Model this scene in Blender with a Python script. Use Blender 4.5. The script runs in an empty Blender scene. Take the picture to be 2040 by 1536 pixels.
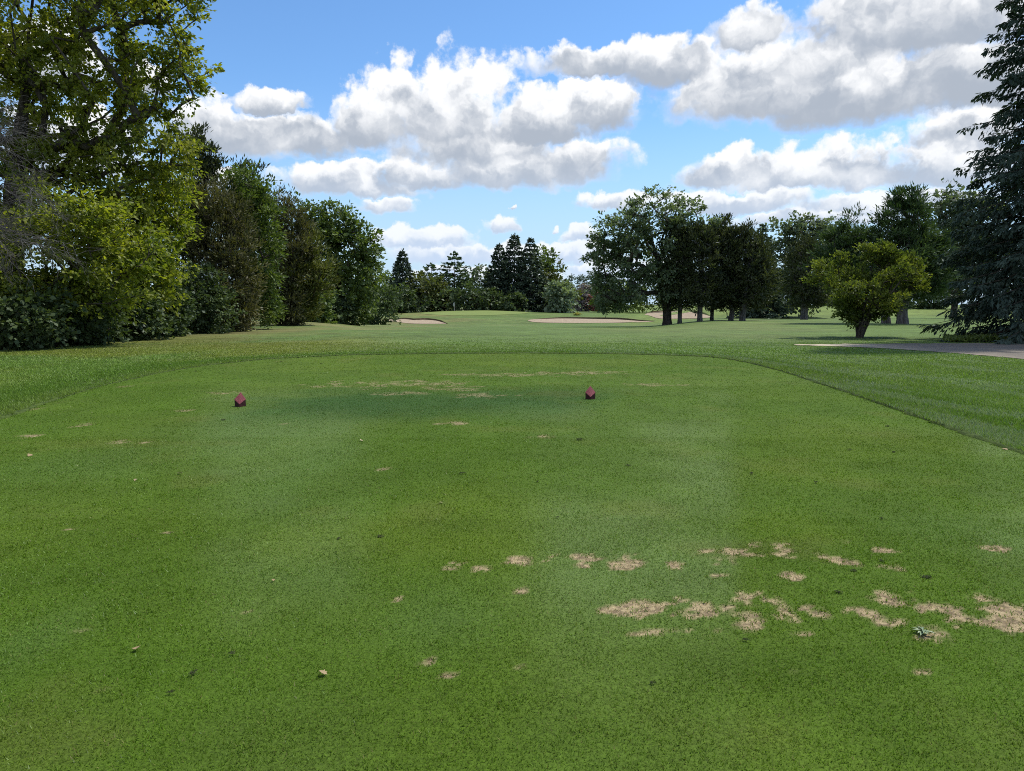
import bpy, math
import numpy as np
from mathutils import Vector

scene = bpy.context.scene
COL = scene.collection

# ---------------------------------------------------------------- camera
FPX, CX, CY, HORIZON, EYE = 1440.0, 1020.0, 768.0, 605.0, 1.6     # photograph geometry (2040 x 1536)
PITCH = math.atan((CY - HORIZON) / FPX)
cam_data = bpy.data.cameras.new("camera")
cam_data.sensor_width = 36.0
cam_data.lens = FPX / 2040.0 * 36.0
cam_data.clip_start = 0.05
cam_data.clip_end = 12000.0
cam = bpy.data.objects.new("camera", cam_data)
COL.objects.link(cam)
cam.location = (0, 0, EYE)
cam.rotation_euler = (math.pi / 2 - PITCH, 0, 0)
scene.camera = cam

# ---------------------------------------------------------------- sky, sun, exposure
SUN_EL, SUN_AZ = math.radians(58.0), math.radians(60.0)           # azimuth clockwise from the view direction (+Y)
SUN_DIR = Vector((math.sin(SUN_AZ) * math.cos(SUN_EL), math.cos(SUN_AZ) * math.cos(SUN_EL), math.sin(SUN_EL)))
SKY_STRENGTH = 0.083
sun_data = bpy.data.lights.new("sun", 'SUN')
sun_data.energy = 3.3
sun_data.angle = math.radians(2.0)
sun_data.color = (1.0, 0.95, 0.87)
sun = bpy.data.objects.new("sun", sun_data)
COL.objects.link(sun)
sun.location = (40, 40, 60)
sun.rotation_euler = (-SUN_DIR).to_track_quat('-Z', 'Y').to_euler()

scene.view_settings.view_transform = 'Standard'
scene.view_settings.look = 'None'
scene.view_settings.gamma = 1.0
scene.view_settings.use_curve_mapping = False
scene.view_settings.exposure = 0.60
scene.cycles.use_denoising = False
try:
    scene.cycles.denoiser = 'OPENIMAGEDENOISE'
    scene.cycles.denoising_input_passes = 'RGB_ALBEDO_NORMAL'
except Exception:
    pass
scene.cycles.filter_width = 1.0
scene.cycles.max_bounces = 8
scene.cycles.diffuse_bounces = 4
scene.cycles.glossy_bounces = 2
scene.cycles.transmission_bounces = 5
scene.cycles.transparent_max_bounces = 4
scene.cycles.caustics_reflective = False
scene.cycles.caustics_refractive = False


def ray(px, py):
    a, b = (px - CX) / FPX, (CY - py) / FPX
    c, s = math.cos(PITCH), math.sin(PITCH)
    return np.array([a, c + b * s, -s + b * c])


def sky_uv(px, py):
    """direction through a photograph pixel as azimuth / elevation, in units of 1/14.4 rad"""
    d = ray(px, py)
    d = d / np.linalg.norm(d)
    return math.atan2(d[0], d[1]) * 14.4, math.asin(d[2]) * 14.4


class Nodes:
    """tiny expression helper over a node tree"""
    def __init__(self, tree):
        self.t = tree
        self.n = tree.nodes
        self.l = tree.links

    def new(self, kind, **props):
        n = self.n.new(kind)
        for k, v in props.items():
            setattr(n, k, v)
        return n

    def put(self, sock, v):
        if v is None:
            return
        if hasattr(v, 'is_output'):
            self.l.new(v, sock)
        else:
            sock.default_value = v

    def m(self, op, a, b=None, c=None, clamp=False):
        n = self.new('ShaderNodeMath', operation=op, use_clamp=clamp)
        self.put(n.inputs[0], a); self.put(n.inputs[1], b); self.put(n.inputs[2], c)
        return n.outputs[0]

    def vm(self, op, a, b=None, scale=None):
        n = self.new('ShaderNodeVectorMath', operation=op)
        self.put(n.inputs[0], a); self.put(n.inputs[1], b)
        if scale is not None:
            self.put(n.inputs['Scale'], scale)
        return n.outputs[0]

    def sep(self, v):
        n = self.new('ShaderNodeSeparateXYZ'); self.put(n.inputs[0], v)
        return n.outputs

    def comb(self, x, y, z=0.0):
        n = self.new('ShaderNodeCombineXYZ')
        self.put(n.inputs[0], x); self.put(n.inputs[1], y); self.put(n.inputs[2], z)
        return n.outputs[0]

    def smooth(self, v, lo, hi, out0=0.0, out1=1.0):
        n = self.new('ShaderNodeMapRange', interpolation_type='SMOOTHSTEP')
        self.put(n.inputs['Value'], v)
        self.put(n.inputs['From Min'], lo); self.put(n.inputs['From Max'], hi)
        self.put(n.inputs['To Min'], out0); self.put(n.inputs['To Max'], out1)
        return n.outputs[0]

    def lin(self, v, lo, hi, out0=0.0, out1=1.0):
        n = self.new('ShaderNodeMapRange', interpolation_type='LINEAR')
        self.put(n.inputs['Value'], v)
        self.put(n.inputs['From Min'], lo); self.put(n.inputs['From Max'], hi)
        self.put(n.inputs['To Min'], out0); self.put(n.inputs['To Max'], out1)
        return n.outputs[0]

    def noise(self, vec, scale, detail=3.0, rough=0.5, color=False, dims='3D', dist=0.0):
        n = self.new('ShaderNodeTexNoise', noise_dimensions=dims)
        self.put(n.inputs['Vector'], vec)
        n.inputs['Scale'].default_value = scale
        n.inputs['Detail'].default_value = detail
        n.inputs['Roughness'].default_value = rough
        n.inputs['Distortion'].default_value = dist
        return n.outputs['Color' if color else 0]

    def voro(self, vec, scale, detail=2.0, rough=0.5, smooth=0.6, dims='2D'):
        n = self.new('ShaderNodeTexVoronoi', voronoi_dimensions=dims, feature='F1')
        self.put(n.inputs['Vector'], vec)
        n.inputs['Scale'].default_value = scale
        n.inputs['Detail'].default_value = detail
        n.inputs['Roughness'].default_value = rough
        n.normalize = False
        return n.outputs['Distance']

    def mix(self, f, a, b, blend='MIX'):
        n = self.new('ShaderNodeMix', data_type='RGBA', blend_type=blend)
        self.put(n.inputs[0], f); self.put(n.inputs[6], a); self.put(n.inputs[7], b)
        return n.outputs[2]

    def mixf(self, f, a, b):
        n = self.new('ShaderNodeMix', data_type='FLOAT')
        self.put(n.inputs[0], f); self.put(n.inputs[2], a); self.put(n.inputs[3], b)
        return n.outputs[0]


# cumulus: centre px, centre py (the level that parts lit top from grey base), half width, height above, depth below
CUMULUS = [
    (900, 262, 215, 158, 52), (740, 258, 120, 85, 46), (1070, 250, 160, 100, 58), (1190, 222, 112, 78, 52),
    (1010, 345, 240, 70, 34), (1140, 325, 120, 66, 44), (840, 354, 120, 44, 22),
    (450, 268, 150, 74, 50), (545, 210, 82, 40, 24), (620, 278, 130, 62, 42),
    (690, 372, 165, 54, 24), (765, 414, 72, 28, 16),
    (1490, 206, 190, 140, 50), (1720, 190, 330, 150, 66), (1850, 40, 420, 170, 110), (1190, 130, 180, 52, 30),
    (1330, 128, 140, 58, 60), (1960, 118, 270, 50, 135), (2250, 150, 320, 200, 80),
    (1640, 352, 315, 78, 32), (1900, 340, 195, 100, 46), (1450, 348, 112, 60, 34), (1930, 285, 120, 70, 40),
    (960, 300, 210, 60, 60), (1600, 130, 230, 75, 90), (1500, 60, 90, 70, 60), (520, 262, 230, 50, 40), (1930, 262, 170, 60, 35),
    (1235, 405, 82, 28, 15), (1460, 408, 210, 34, 22), (1750, 410, 260, 36, 24), (1620, 434, 240, 22, 18),
    (850, 486, 125, 38, 18), (1003, 456, 36, 28, 11), (930, 512, 210, 30, 22), (1120, 504, 110, 30, 22),
    (1150, 474, 48, 30, 18), (1102, 457, 14, 9, 5), (960, 548, 200, 18, 20), (1250, 542, 140, 26, 24),
    (290, 160, 45, 40, 40), (440, 360, 52, 26, 20), (1018, 415, 10, 5, 4),
    (60, 130, 180, 120, 70), (150, 300, 160, 90, 60),
]


def build_world():
    world = bpy.data.worlds.new("World")
    scene.world = world
    world.use_nodes = True
    t = world.node_tree
    t.nodes.clear()
    N = Nodes(t)
    sky = N.new('ShaderNodeTexSky', sky_type='NISHITA')
    sky.sun_disc = False
    sky.sun_elevation = SUN_EL
    sky.sun_rotation = SUN_AZ
    sky.altitude = 200.0
    sky.air_density = 1.0
    sky.dust_density = 0.1
    sky.ozone_density = 1.0
    tc = N.new('ShaderNodeTexCoord')
    D = N.vm('NORMALIZE', tc.outputs['Generated'])
    x, y, z = N.sep(D)
    U0 = N.m('MULTIPLY', N.m('ARCTAN2', x, y), 14.4)
    V0 = N.m('MULTIPLY', N.m('ARCSINE', z), 14.4)
    P0 = N.comb(U0, V0, 0.0)
    # domain warp
    w1 = N.noise(P0, 0.9, 4.0, 0.55, color=True, dims='2D')
    w2 = N.noise(P0, 3.6, 4.0, 0.6, color=True, dims='2D')
    w1v = N.sep(w1)[2]
    off = N.vm('ADD', N.vm('SCALE', N.vm('SUBTRACT', w1, (.5, .5, .5)), scale=0.55),
               N.vm('SCALE', N.vm('SUBTRACT', w2, (.5, .5, .5)), scale=0.32))
    off = N.vm('MULTIPLY', off, (1.0, 0.72, 0.0))
    PW = N.vm('ADD', P0, off)
    U, V, _ = N.sep(PW)
    PW3 = N.comb(U, V, 0.0)
    Q = R = None
    for (cx, cy, hw, up, dn) in CUMULUS:
        u0, v0 = sky_uv(cx, cy)
        ul, _v = sky_uv(cx - hw, cy); ur, _v = sky_uv(cx + hw, cy)
        _u, vt = sky_uv(cx, cy - up); _u, vb = sky_uv(cx, cy + dn)
        iw, ih, dn_k = 2.0 / (ur - ul), 1.0 / (vt - v0), (vt - v0) / (v0 - vb)
        n = N.new('ShaderNodeVectorMath', operation='MULTIPLY_ADD')
        N.put(n.inputs[0], PW3); n.inputs[1].default_value = (iw, ih, 0); n.inputs[2].default_value = (-u0 * iw, -v0 * ih, 0)
        q = N.new('ShaderNodeVectorMath', operation='LENGTH')
        flip = N.vm('MULTIPLY', n.outputs[0], (1.0, -dn_k, 1.0))           # flatter below than above
        N.put(q.inputs[0], N.vm('MAXIMUM', n.outputs[0], flip))
        q = q.outputs['Value']
        k = 2.0 / (vt - vb)
        rel = N.m('MULTIPLY_ADD', V, k, -(0.75 * v0 + 0.25 * vt) * k)
        if Q is None:
            Q, R = q, rel
        else:
            R = N.mixf(N.m('MULTIPLY_ADD', N.m('SUBTRACT', Q, q), 2.2, 0.5), R, rel)
            Q = N.m('MINIMUM', Q, q)
    F = N.m('SUBTRACT', 1.0, Q)
    # the same broken cumulus goes on over the rest of the sky
    g = N.noise(N.vm('MULTIPLY', D, (1.0, 1.0, 2.2)), 2.3, 2.0, 0.55)
    outside = N.m('MAXIMUM', N.smooth(N.m('ABSOLUTE', U0), 10.5, 13.5), N.smooth(V0, 8.8, 11.0))
    G = N.m('SUBTRACT', N.m('MULTIPLY', N.m('SUBTRACT', g, 0.50), 4.0), N.m('MULTIPLY', N.m('SUBTRACT', 1.0, outside), 3.0))
    R = N.mixf(N.m('GREATER_THAN', G, F), R, 0.15)
    F = N.m('MAXIMUM', F, G)
    # cauliflower relief, looked up twice: here and a little towards the light
    fb = N.noise(P0, 2.0, 7.0, 0.60, dims='2D')
    vb1 = N.voro(PW, 1.15, 2.0, 0.5)
    rag = N.m('ADD', N.m('MULTIPLY', N.m('SUBTRACT', 0.75, vb1), 0.50), N.m('MULTIPLY', N.m('SUBTRACT', fb, 0.5), 0.75))
    edge = N.m('ADD', N.m('ADD', F, 0.06), N.m('MULTIPLY', rag, N.smooth(R, -0.9, 0.3, 0.45, 1.0)))
    mask = N.smooth(edge, -0.02, N.smooth(R, -0.2, 0.6, 0.52, 0.26))
    lift = N.vm('ADD', PW, (0.10, 0.30, 0.0))
    vb2 = N.voro(lift, 1.15, 2.0, 0.5)
    fs1 = N.noise(PW, 1.5, 5.0, 0.55, dims='2D')
    fs2 = N.noise(lift, 1.5, 3.0, 0.55, dims='2D')
    relief = N.m('ADD', N.m('MULTIPLY', N.m('SUBTRACT', vb2, vb1), 0.55), N.m('MULTIPLY', N.m('SUBTRACT', fs1, fs2), 1.9))
    relief = N.m('MULTIPLY', relief, N.smooth(R, -1.0, 0.4, 0.25, 1.0))
    lit = N.m('ADD', R, relief)
    lit = N.m('ADD', lit, N.m('MULTIPLY', N.m('SUBTRACT', w1v, 0.5), 1.3))
    thin = N.smooth(edge, 0.05, 0.5, 0.6, 0.0)
    lit = N.smooth(N.m('ADD', lit, thin), -0.80, 0.60)
    low = N.smooth(V0, 0.3, 3.2)
    shade = N.mix(low, (4.9, 6.0, 7.7, 1), (3.55, 4.0, 4.7, 1))
    white = N.mix(low, (7.2, 7.7, 8.3, 1), (8.1, 8.2, 8.35, 1))
    cloud = N.mix(lit, shade, white)
    bg1 = N.new('ShaderNodeBackground')
    blue = N.mix(1.0, sky.outputs[0], (0.84, 1.15, 1.42, 1), 'MULTIPLY')
    blue = N.mix(N.smooth(V0, 4.2, -0.6), blue, (4.4, 5.8, 7.3, 1))
    N.put(bg1.inputs['Color'], blue)
    bg1.inputs['Strength'].default_value = SKY_STRENGTH
    bg2 = N.new('ShaderNodeBackground')
    N.put(bg2.inputs['Color'], cloud)
    bg2.inputs['Strength'].default_value = SKY_STRENGTH
    ms = N.new('ShaderNodeMixShader')
    N.put(ms.inputs[0], mask)
    t.links.new(bg1.outputs[0], ms.inputs[1]); t.links.new(bg2.outputs[0], ms.inputs[2])
    out = N.new('ShaderNodeOutputWorld')
    t.links.new(ms.outputs[0], out.inputs[0])
    world.cycles.sampling_method = 'NONE'


build_world()

# ---------------------------------------------------------------- small maths
def sstep(v, lo, hi):
    t = np.clip((np.asarray(v, float) - lo) / (hi - lo), 0, 1)
    return t * t * (3 - 2 * t)


def _hash(ix, iy, seed):
    h = (ix.astype(np.int64) * 374761393 + iy.astype(np.int64) * 668265263 + seed * 1442695041) & 0xffffffff
    h = ((h ^ (h >> 13)) * 1274126177) & 0xffffffff
    return ((h ^ (h >> 16)) & 0xffff) / 65535.0


def vnoise(x, y, seed=0):
    x = np.asarray(x, float); y = np.asarray(y, float)
    ix, iy = np.floor(x), np.floor(y)
    fx, fy = x - ix, y - iy
    fx = fx * fx * (3 - 2 * fx); fy = fy * fy * (3 - 2 * fy)
    a, b = _hash(ix, iy, seed), _hash(ix + 1, iy, seed)
    c, d = _hash(ix, iy + 1, seed), _hash(ix + 1, iy + 1, seed)
    return (a * (1 - fx) + b * fx) * (1 - fy) + (c * (1 - fx) + d * fx) * fy


def fbm(x, y, seed=0, octaves=4, gain=0.5):
    s, a, t = 0.0, 1.0, 0.0
    for o in range(octaves):
        s = s + a * vnoise(x * 2 ** o + 17.3 * o, y * 2 ** o - 9.1 * o, seed + o)
        t += a
        a *= gain
    return s / t


# ---------------------------------------------------------------- terrain
def _prof(knots):
    k = np.array(knots, float)
    dd = np.linspace(0, 1200, 2401)
    z = np.interp(dd, k[:, 0], k[:, 1])
    ker = np.exp(-0.5 * (np.arange(-24, 25) * 0.5 / 4.0) ** 2)
    ker /= ker.sum()
    zp = np.convolve(np.pad(z, 24, mode='edge'), ker, mode='valid')
    return dd, zp


PC = _prof([(0, 0), (32, 0), (45, -.05), (60, -.45), (80, -.95), (110, -1.65), (140, -2.35), (153, -1.72), (172, -1.3),
            (205, -.85), (230, -1.0), (300, -1.6), (600, -3), (1200, -3)])
PR = _prof([(0, 0), (32, 0), (60, -.05), (82, -.18), (105, -.55), (122, -1.0), (142, .05), (160, .3), (200, .25), (300, 0), (1200, -3)])
PL = _prof([(0, 0), (32, 0), (60, -.05), (80, -.25), (110, -.8), (140, -1.25), (165, -1.1), (205, -.8), (300, -1.0), (1200, -3)])


def terrain(x, y):
    x = np.asarray(x, float); y = np.asarray(y, float)
    d = np.clip(y, 0, 1200)
    u = x / np.maximum(d, 20.0)
    wl = sstep(-u, .19, .29); wr = sstep(u, .17, .29)
    z = (np.interp(d, *PC) * (1 - wl - wr) + np.interp(d, *PL) * wl + np.interp(d, *PR) * wr)
    z = z + .85 * np.exp(-((x + 9) / 17) ** 2 - ((y - 190) / 16) ** 2)           # the green
    z = z + 1.15 * np.exp(-((x - 52) / 22) ** 2 - ((y - 158) / 16) ** 2)          # mound of the next green
    z = z + .35 * np.exp(-((x - 100) / 40) ** 2 - ((y - 150) / 20) ** 2)
    z = z + .5 * np.exp(-((x + 27) / 9) ** 2 - ((y - 150) / 9) ** 2)             # grassy bank by the shrubs
    far = sstep(y, 30, 60)
    z = z + far * .10 * (fbm(x / 13, y / 13, 5, 2) - .5) * 2
    return z


def ground_at(px, py):
    """where the ray through a photograph pixel meets the ground"""
    r = ray(px, py)
    lo, hi, n = 1.5, 420.0, 1500
    for _ in range(2):
        t = np.geomspace(lo, hi, n)
        X, Y, Z = r[0] * t, r[1] * t, EYE + r[2] * t
        hit = np.nonzero(Z <= terrain(X, Y))[0]
        i = hit[0] if len(hit) else len(t) - 1
        lo, hi, n = t[max(i - 1, 0)], t[i], 60
    return np.array([X[i], Y[i], float(terrain(X[i], Y[i]))])


def at(px, py, d):
    r = ray(px, py)
    return np.array([0, 0, EYE]) + r * (d / r[1])


# ---------------------------------------------------------------- objects and meshes
def tag(o, label=None, category=None, group=None, kind=None):
    if label: o['label'] = label
    if category: o['category'] = category
    if group: o['group'] = group
    if kind: o['kind'] = kind
    return o


def empty(name, loc):
    o = bpy.data.objects.new(name, None)
    o.location = loc
    o.empty_display_size = 0.2
    COL.objects.link(o)
    return o


def mesh_arrays(name, verts, faces, nside, material, parent=None, attrs=None, smooth=False):
    """faces: (n, nside) int array; attrs: {name: per-face float or rgb array}"""
    verts = np.ascontiguousarray(verts, np.float32)
    faces = np.ascontiguousarray(faces, np.int32)
    me = bpy.data.meshes.new(name)
    nf = len(faces)
    me.vertices.add(len(verts)); me.vertices.foreach_set('co', verts.ravel())
    me.loops.add(nf * nside); me.loops.foreach_set('vertex_index', faces.ravel())
    me.polygons.add(nf)
    me.polygons.foreach_set('loop_start', np.arange(0, nf * nside, nside, dtype=np.int32))
    if smooth:
        me.polygons.foreach_set('use_smooth', np.ones(nf, dtype=bool))
    for k, v in (attrs or {}).items():
        v = np.asarray(v, np.float32)
        dom = 'FACE' if len(v) == nf and len(v) != len(verts) else 'POINT'
        if v.ndim == 1:
            a = me.attributes.new(k, 'FLOAT', dom); a.data.foreach_set('value', v)
        else:
            a = me.attributes.new(k, 'FLOAT_COLOR', dom)
            a.data.foreach_set('color', np.concatenate([v, np.ones((len(v), 1), np.float32)], 1).ravel())
    me.update(calc_edges=True)
    me.materials.append(material)
    o = bpy.data.objects.new(name, me)
    COL.objects.link(o)
    if parent is not None:
        o.parent = parent
    return o


def mesh_py(name, verts, faces, material, parent=None, smooth=False):
    me = bpy.data.meshes.new(name)
    me.from_pydata([tuple(map(float, v)) for v in verts], [], [tuple(map(int, f)) for f in faces])
    if smooth:
        for p in me.polygons:
            p.use_smooth = True
    me.materials.append(material)
    me.update()
    o = bpy.data.objects.new(name, me)
    COL.objects.link(o)
    if parent is not None:
        o.parent = parent
    return o


# ---------------------------------------------------------------- materials
def new_mat(name):
    m = bpy.data.materials.new(name)
    m.use_nodes = True
    m.node_tree.nodes.clear()
    return m, Nodes(m.node_tree)


def finish(N, shader):
    out = N.new('ShaderNodeOutputMaterial')
    N.l.new(shader, out.inputs[0])


def principled(N, color, rough=0.9, spec=0.2, normal=None):
    b = N.new('ShaderNodeBsdfPrincipled')
    N.put(b.inputs['Base Color'], color)
    N.put(b.inputs['Roughness'], rough)
    N.put(b.inputs['Specular IOR Level'], spec)
    if normal is not None:
        N.l.new(normal, b.inputs['Normal'])
    return b.outputs[0]


def attr(N, name, out):
    a = N.new('ShaderNodeAttribute', attribute_name=name)
    return a.outputs[out]


def bump(N, height, strength=0.5, dist=0.02):
    b = N.new('ShaderNodeBump')
    b.inputs['Strength'].default_value = strength
    b.inputs['Distance'].default_value = dist
    N.put(b.inputs['Height'], height)
    return b.outputs[0]


_leafmats = {}


def leaf_mat(name, dark, light, translucent=0.35, gloss=0.018):
    """foliage: each leaf takes its tint between two real leaf colours, lets light through, shines a little"""
    if name in _leafmats:
        return _leafmats[name]
    m, N = new_mat(name)
    tint = attr(N, 'tint', 'Fac')
    geo = N.new('ShaderNodeNewGeometry')
    n = N.noise(geo.outputs['Position'], 0.55, 2.0)
    f = N.m('ADD', N.m('MULTIPLY', tint, 0.75), N.m('MULTIPLY', N.m('SUBTRACT', n, .5), 1.1), clamp=True)
    col = N.mix(f, (*dark, 1), (*light, 1))
    d = N.new('ShaderNodeBsdfDiffuse'); N.put(d.inputs[0], col)
    tr = N.new('ShaderNodeBsdfTranslucent'); N.put(tr.inputs[0], N.mix(1.0, col, (1.25, 1.35, .55, 1), 'MULTIPLY'))
    mx = N.new('ShaderNodeMixShader'); mx.inputs[0].default_value = translucent
    N.l.new(d.outputs[0], mx.inputs[1]); N.l.new(tr.outputs[0], mx.inputs[2])
    g = N.new('ShaderNodeBsdfGlossy'); g.inputs['Roughness'].default_value = 0.5
    g.inputs['Color'].default_value = (.8, .85, .9, 1)
    mg = N.new('ShaderNodeMixShader'); mg.inputs[0].default_value = gloss
    N.l.new(mx.outputs[0], mg.inputs[1]); N.l.new(g.outputs[0], mg.inputs[2])
    finish(N, mg.outputs[0])
    _leafmats[name] = m
    return m


def bark_mat(name, c0, c1, scale=6.0):
    m, N = new_mat(name)
    tc = N.new('ShaderNodeTexCoord')
    v = N.vm('MULTIPLY', tc.outputs['Object'], (1.0, 1.0, 0.22))
    n = N.noise(v, scale, 6.0, 0.65)
    col = N.mix(N.smooth(n, .35, .65), (*c0, 1), (*c1, 1))
    finish(N, principled(N, col, 0.95, 0.1, bump(N, n, 0.9, 0.05)))
    return m


BARK = bark_mat('brown_bark', (.035, .028, .022), (.10, .085, .07))
BARK_GREY = bark_mat('grey_bark', (.06, .055, .05), (.17, .16, .15))
DEADWOOD = bark_mat('dead_wood', (.055, .052, .052), (.16, .152, .148), 9.0)

def catmull(pts, per=8, closed=True):
    pts = np.asarray(pts, float); n = len(pts); out = []
    for i in range(n if closed else n - 1):
        if closed:
            p0, p1, p2, p3 = pts[i - 1], pts[i], pts[(i + 1) % n], pts[(i + 2) % n]
        else:
            p0, p1, p2, p3 = pts[max(i - 1, 0)], pts[i], pts[i + 1], pts[min(i + 2, n - 1)]
        for t in np.arange(per) / per:
            out.append(.5 * ((2 * p1) + (p2 - p0) * t + (2 * p0 - 5 * p1 + 4 * p2 - p3) * t * t + (3 * p1 - p0 - 3 * p2 + p3) * t ** 3))
    if not closed:
        out.append(pts[-1])
    return np.array(out)


# ---------------------------------------------------------------- ground sheet
def blob(x, y, cx, cy, rx, ry):
    return np.sqrt(((x - cx) / rx) ** 2 + ((y - cy) / ry) ** 2)


def inside(poly, x, y):
    x = np.asarray(x); y = np.asarray(y)
    res = np.zeros(x.shape, bool)
    n = len(poly)
    for i in range(n):
        x0, y0 = poly[i]; x1, y1 = poly[(i + 1) % n]
        c = ((y0 > y) != (y1 > y)) & (x < (x1 - x0) * (y - y0) / (y1 - y0 + 1e-12) + x0)
        res ^= c
    return res


TEE = [ground_at(a, b)[:2] for a, b in
       [(2040, 908), (1850, 841), (1700, 788), (1560, 742), (1500, 726), (1450, 716.5), (1400, 711.5), (1300, 708), (1200, 706), (1050, 705),
        (900, 705.5), (700, 708.5), (530, 717), (420, 728), (330, 742), (200, 771), (90, 805), (0, 838)]]
TEE = [(6.2, -6.0), (5.6, 2.0)] + [tuple(p) for p in TEE] + [(-6.6, 5.0), (-6.6, -6.0)]


def tee_distance(x, y):
    """signed distance to the tee's edge, positive inside"""
    x = np.asarray(x, float); y = np.asarray(y, float)
    best = np.full(x.shape, 1e9)
    n = len(TEE)
    for i in range(n):
        ax, ay = TEE[i]; bx, by = TEE[(i + 1) % n]
        ex, ey = bx - ax, by - ay
        t = np.clip(((x - ax) * ex + (y - ay) * ey) / (ex * ex + ey * ey), 0, 1)
        best = np.minimum(best, np.hypot(x - ax - t * ex, y - ay - t * ey))
    return np.where(inside(TEE, x, y), best, -best)


def lerp3(a, b, f):
    f = np.asarray(f)[..., None]
    return np.asarray(a) * (1 - f) + np.asarray(b) * f


def turf_colour(x, y):
    """albedo of the mown ground outside the tee: fairway, rough, dry verge on the side of the left-hand trees"""
    shape = np.asarray(x).shape
    u = x / np.maximum(y, 4.0)
    c = np.broadcast_to(np.array([.104, .160, .040]), shape + (3,)).copy()
    n1 = fbm(x / 9, y / 9, 11, 3)
    n2 = fbm(x / 2.6, y / 3.4, 21, 3)
    c = lerp3(c, (.132, .172, .052), sstep(n1, .45, .75))
    dry = sstep(-x, 2, 15) * sstep(y, 18, 40) * sstep(n1 * .6 + n2 * .4, .30, .62)
    c = lerp3(c, (.170, .170, .058), dry * .85)
    verge = sstep(-u, .20, .42) * sstep(n2, .35, .65) * sstep(y, 20, 30)
    c = lerp3(c, (.135, .118, .050), verge * .7)
    band = np.exp(-((-tee_distance(x, y) - .9) / 1.3) ** 2)
    c = lerp3(c, (.070, .125, .020), band * .8)
    rough = sstep(x, 4, 8) * (1 - sstep(y, 26, 40)) * (1 - band)
    c = lerp3(c, (.092, .148, .034), rough * .8)
    left = sstep(-x, 4, 8) * (1 - sstep(y, 30, 44)) * (1 - band)
    c = lerp3(c, (.128, .150, .030), left * sstep(n1 * .5 + n2 * .5, .35, .6) * .8)
    sun = sstep(u, .35, .5) * sstep(y, 30, 40)  # sunlit tone put into the turf colour on the right
    c = lerp3(c, (.100, .160, .036), sun * .7)
    mound = sstep(u, .12, .2) * sstep(y, 120, 135)  # far mounds: brightness of sunlit ground painted into the albedo
    c = lerp3(c, (.150, .205, .046), mound * .9)
    return c * .86


def build_ground():
    ys = np.concatenate([np.linspace(-80, 3, 24), np.arange(3.6, 40, .6), np.arange(40.8, 214, .9), np.geomspace(215, 3400, 44)])
    xp = np.concatenate([np.arange(0, 70, .9), np.geomspace(70, 2600, 40)])
    xs = np.concatenate([-xp[:0:-1], xp])
    X, Y = np.meshgrid(xs, ys)
    Z = terrain(X, Y)
    nx, ny = len(xs), len(ys)
    idx = np.arange(nx * ny).reshape(ny, nx)
    f = np.stack([idx[:-1, :-1], idx[:-1, 1:], idx[1:, 1:], idx[1:, :-1]], -1).reshape(-1, 4)
    v = np.stack([X, Y, Z], -1).reshape(-1, 3)
    m, N = new_mat('mown_turf')
    base = attr(N, 'turf', 'Color')
    pos = N.new('ShaderNodeNewGeometry').outputs['Position']
    fine = N.noise(pos, 9.0, 4.0, 0.7)
    mid = N.noise(N.vm('MULTIPLY', pos, (.7, 1.0, 1.0)), 1.1, 4.0, 0.6)
    big = N.noise(N.vm('MULTIPLY', pos, (.5, 1.0, 1.0)), .22, 3.0, 0.55)
    k = N.m('ADD', N.m('MULTIPLY', N.m('SUBTRACT', fine, .5), 1.1), N.m('MULTIPLY', N.m('SUBTRACT', mid, .5), 1.5))
    k = N.m('ADD', N.m('ADD', k, N.m('MULTIPLY', N.m('SUBTRACT', big, .5), .9)), 1.0)
    k = N.m('MAXIMUM', k, .35)
    col = N.vm('SCALE', base, scale=k)
    pale = N.smooth(N.noise(pos, 2.3, 5.0, .7), .56, .74)
    col = N.mix(N.m('MULTIPLY', pale, .45), col, (.16, .175, .095, 1))
    finish(N, principled(N, col, 0.85, 0.15, bump(N, N.m('ADD', fine, mid), 0.6, 0.06)))
    o = mesh_arrays('ground', v, f, 4, m, attrs={'turf': turf_colour(v[:, 0], v[:, 1])}, smooth=True)
    tag(o, 'mown green fairway and rough reaching back to the trees', 'lawn', kind='structure')


build_ground()

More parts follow.
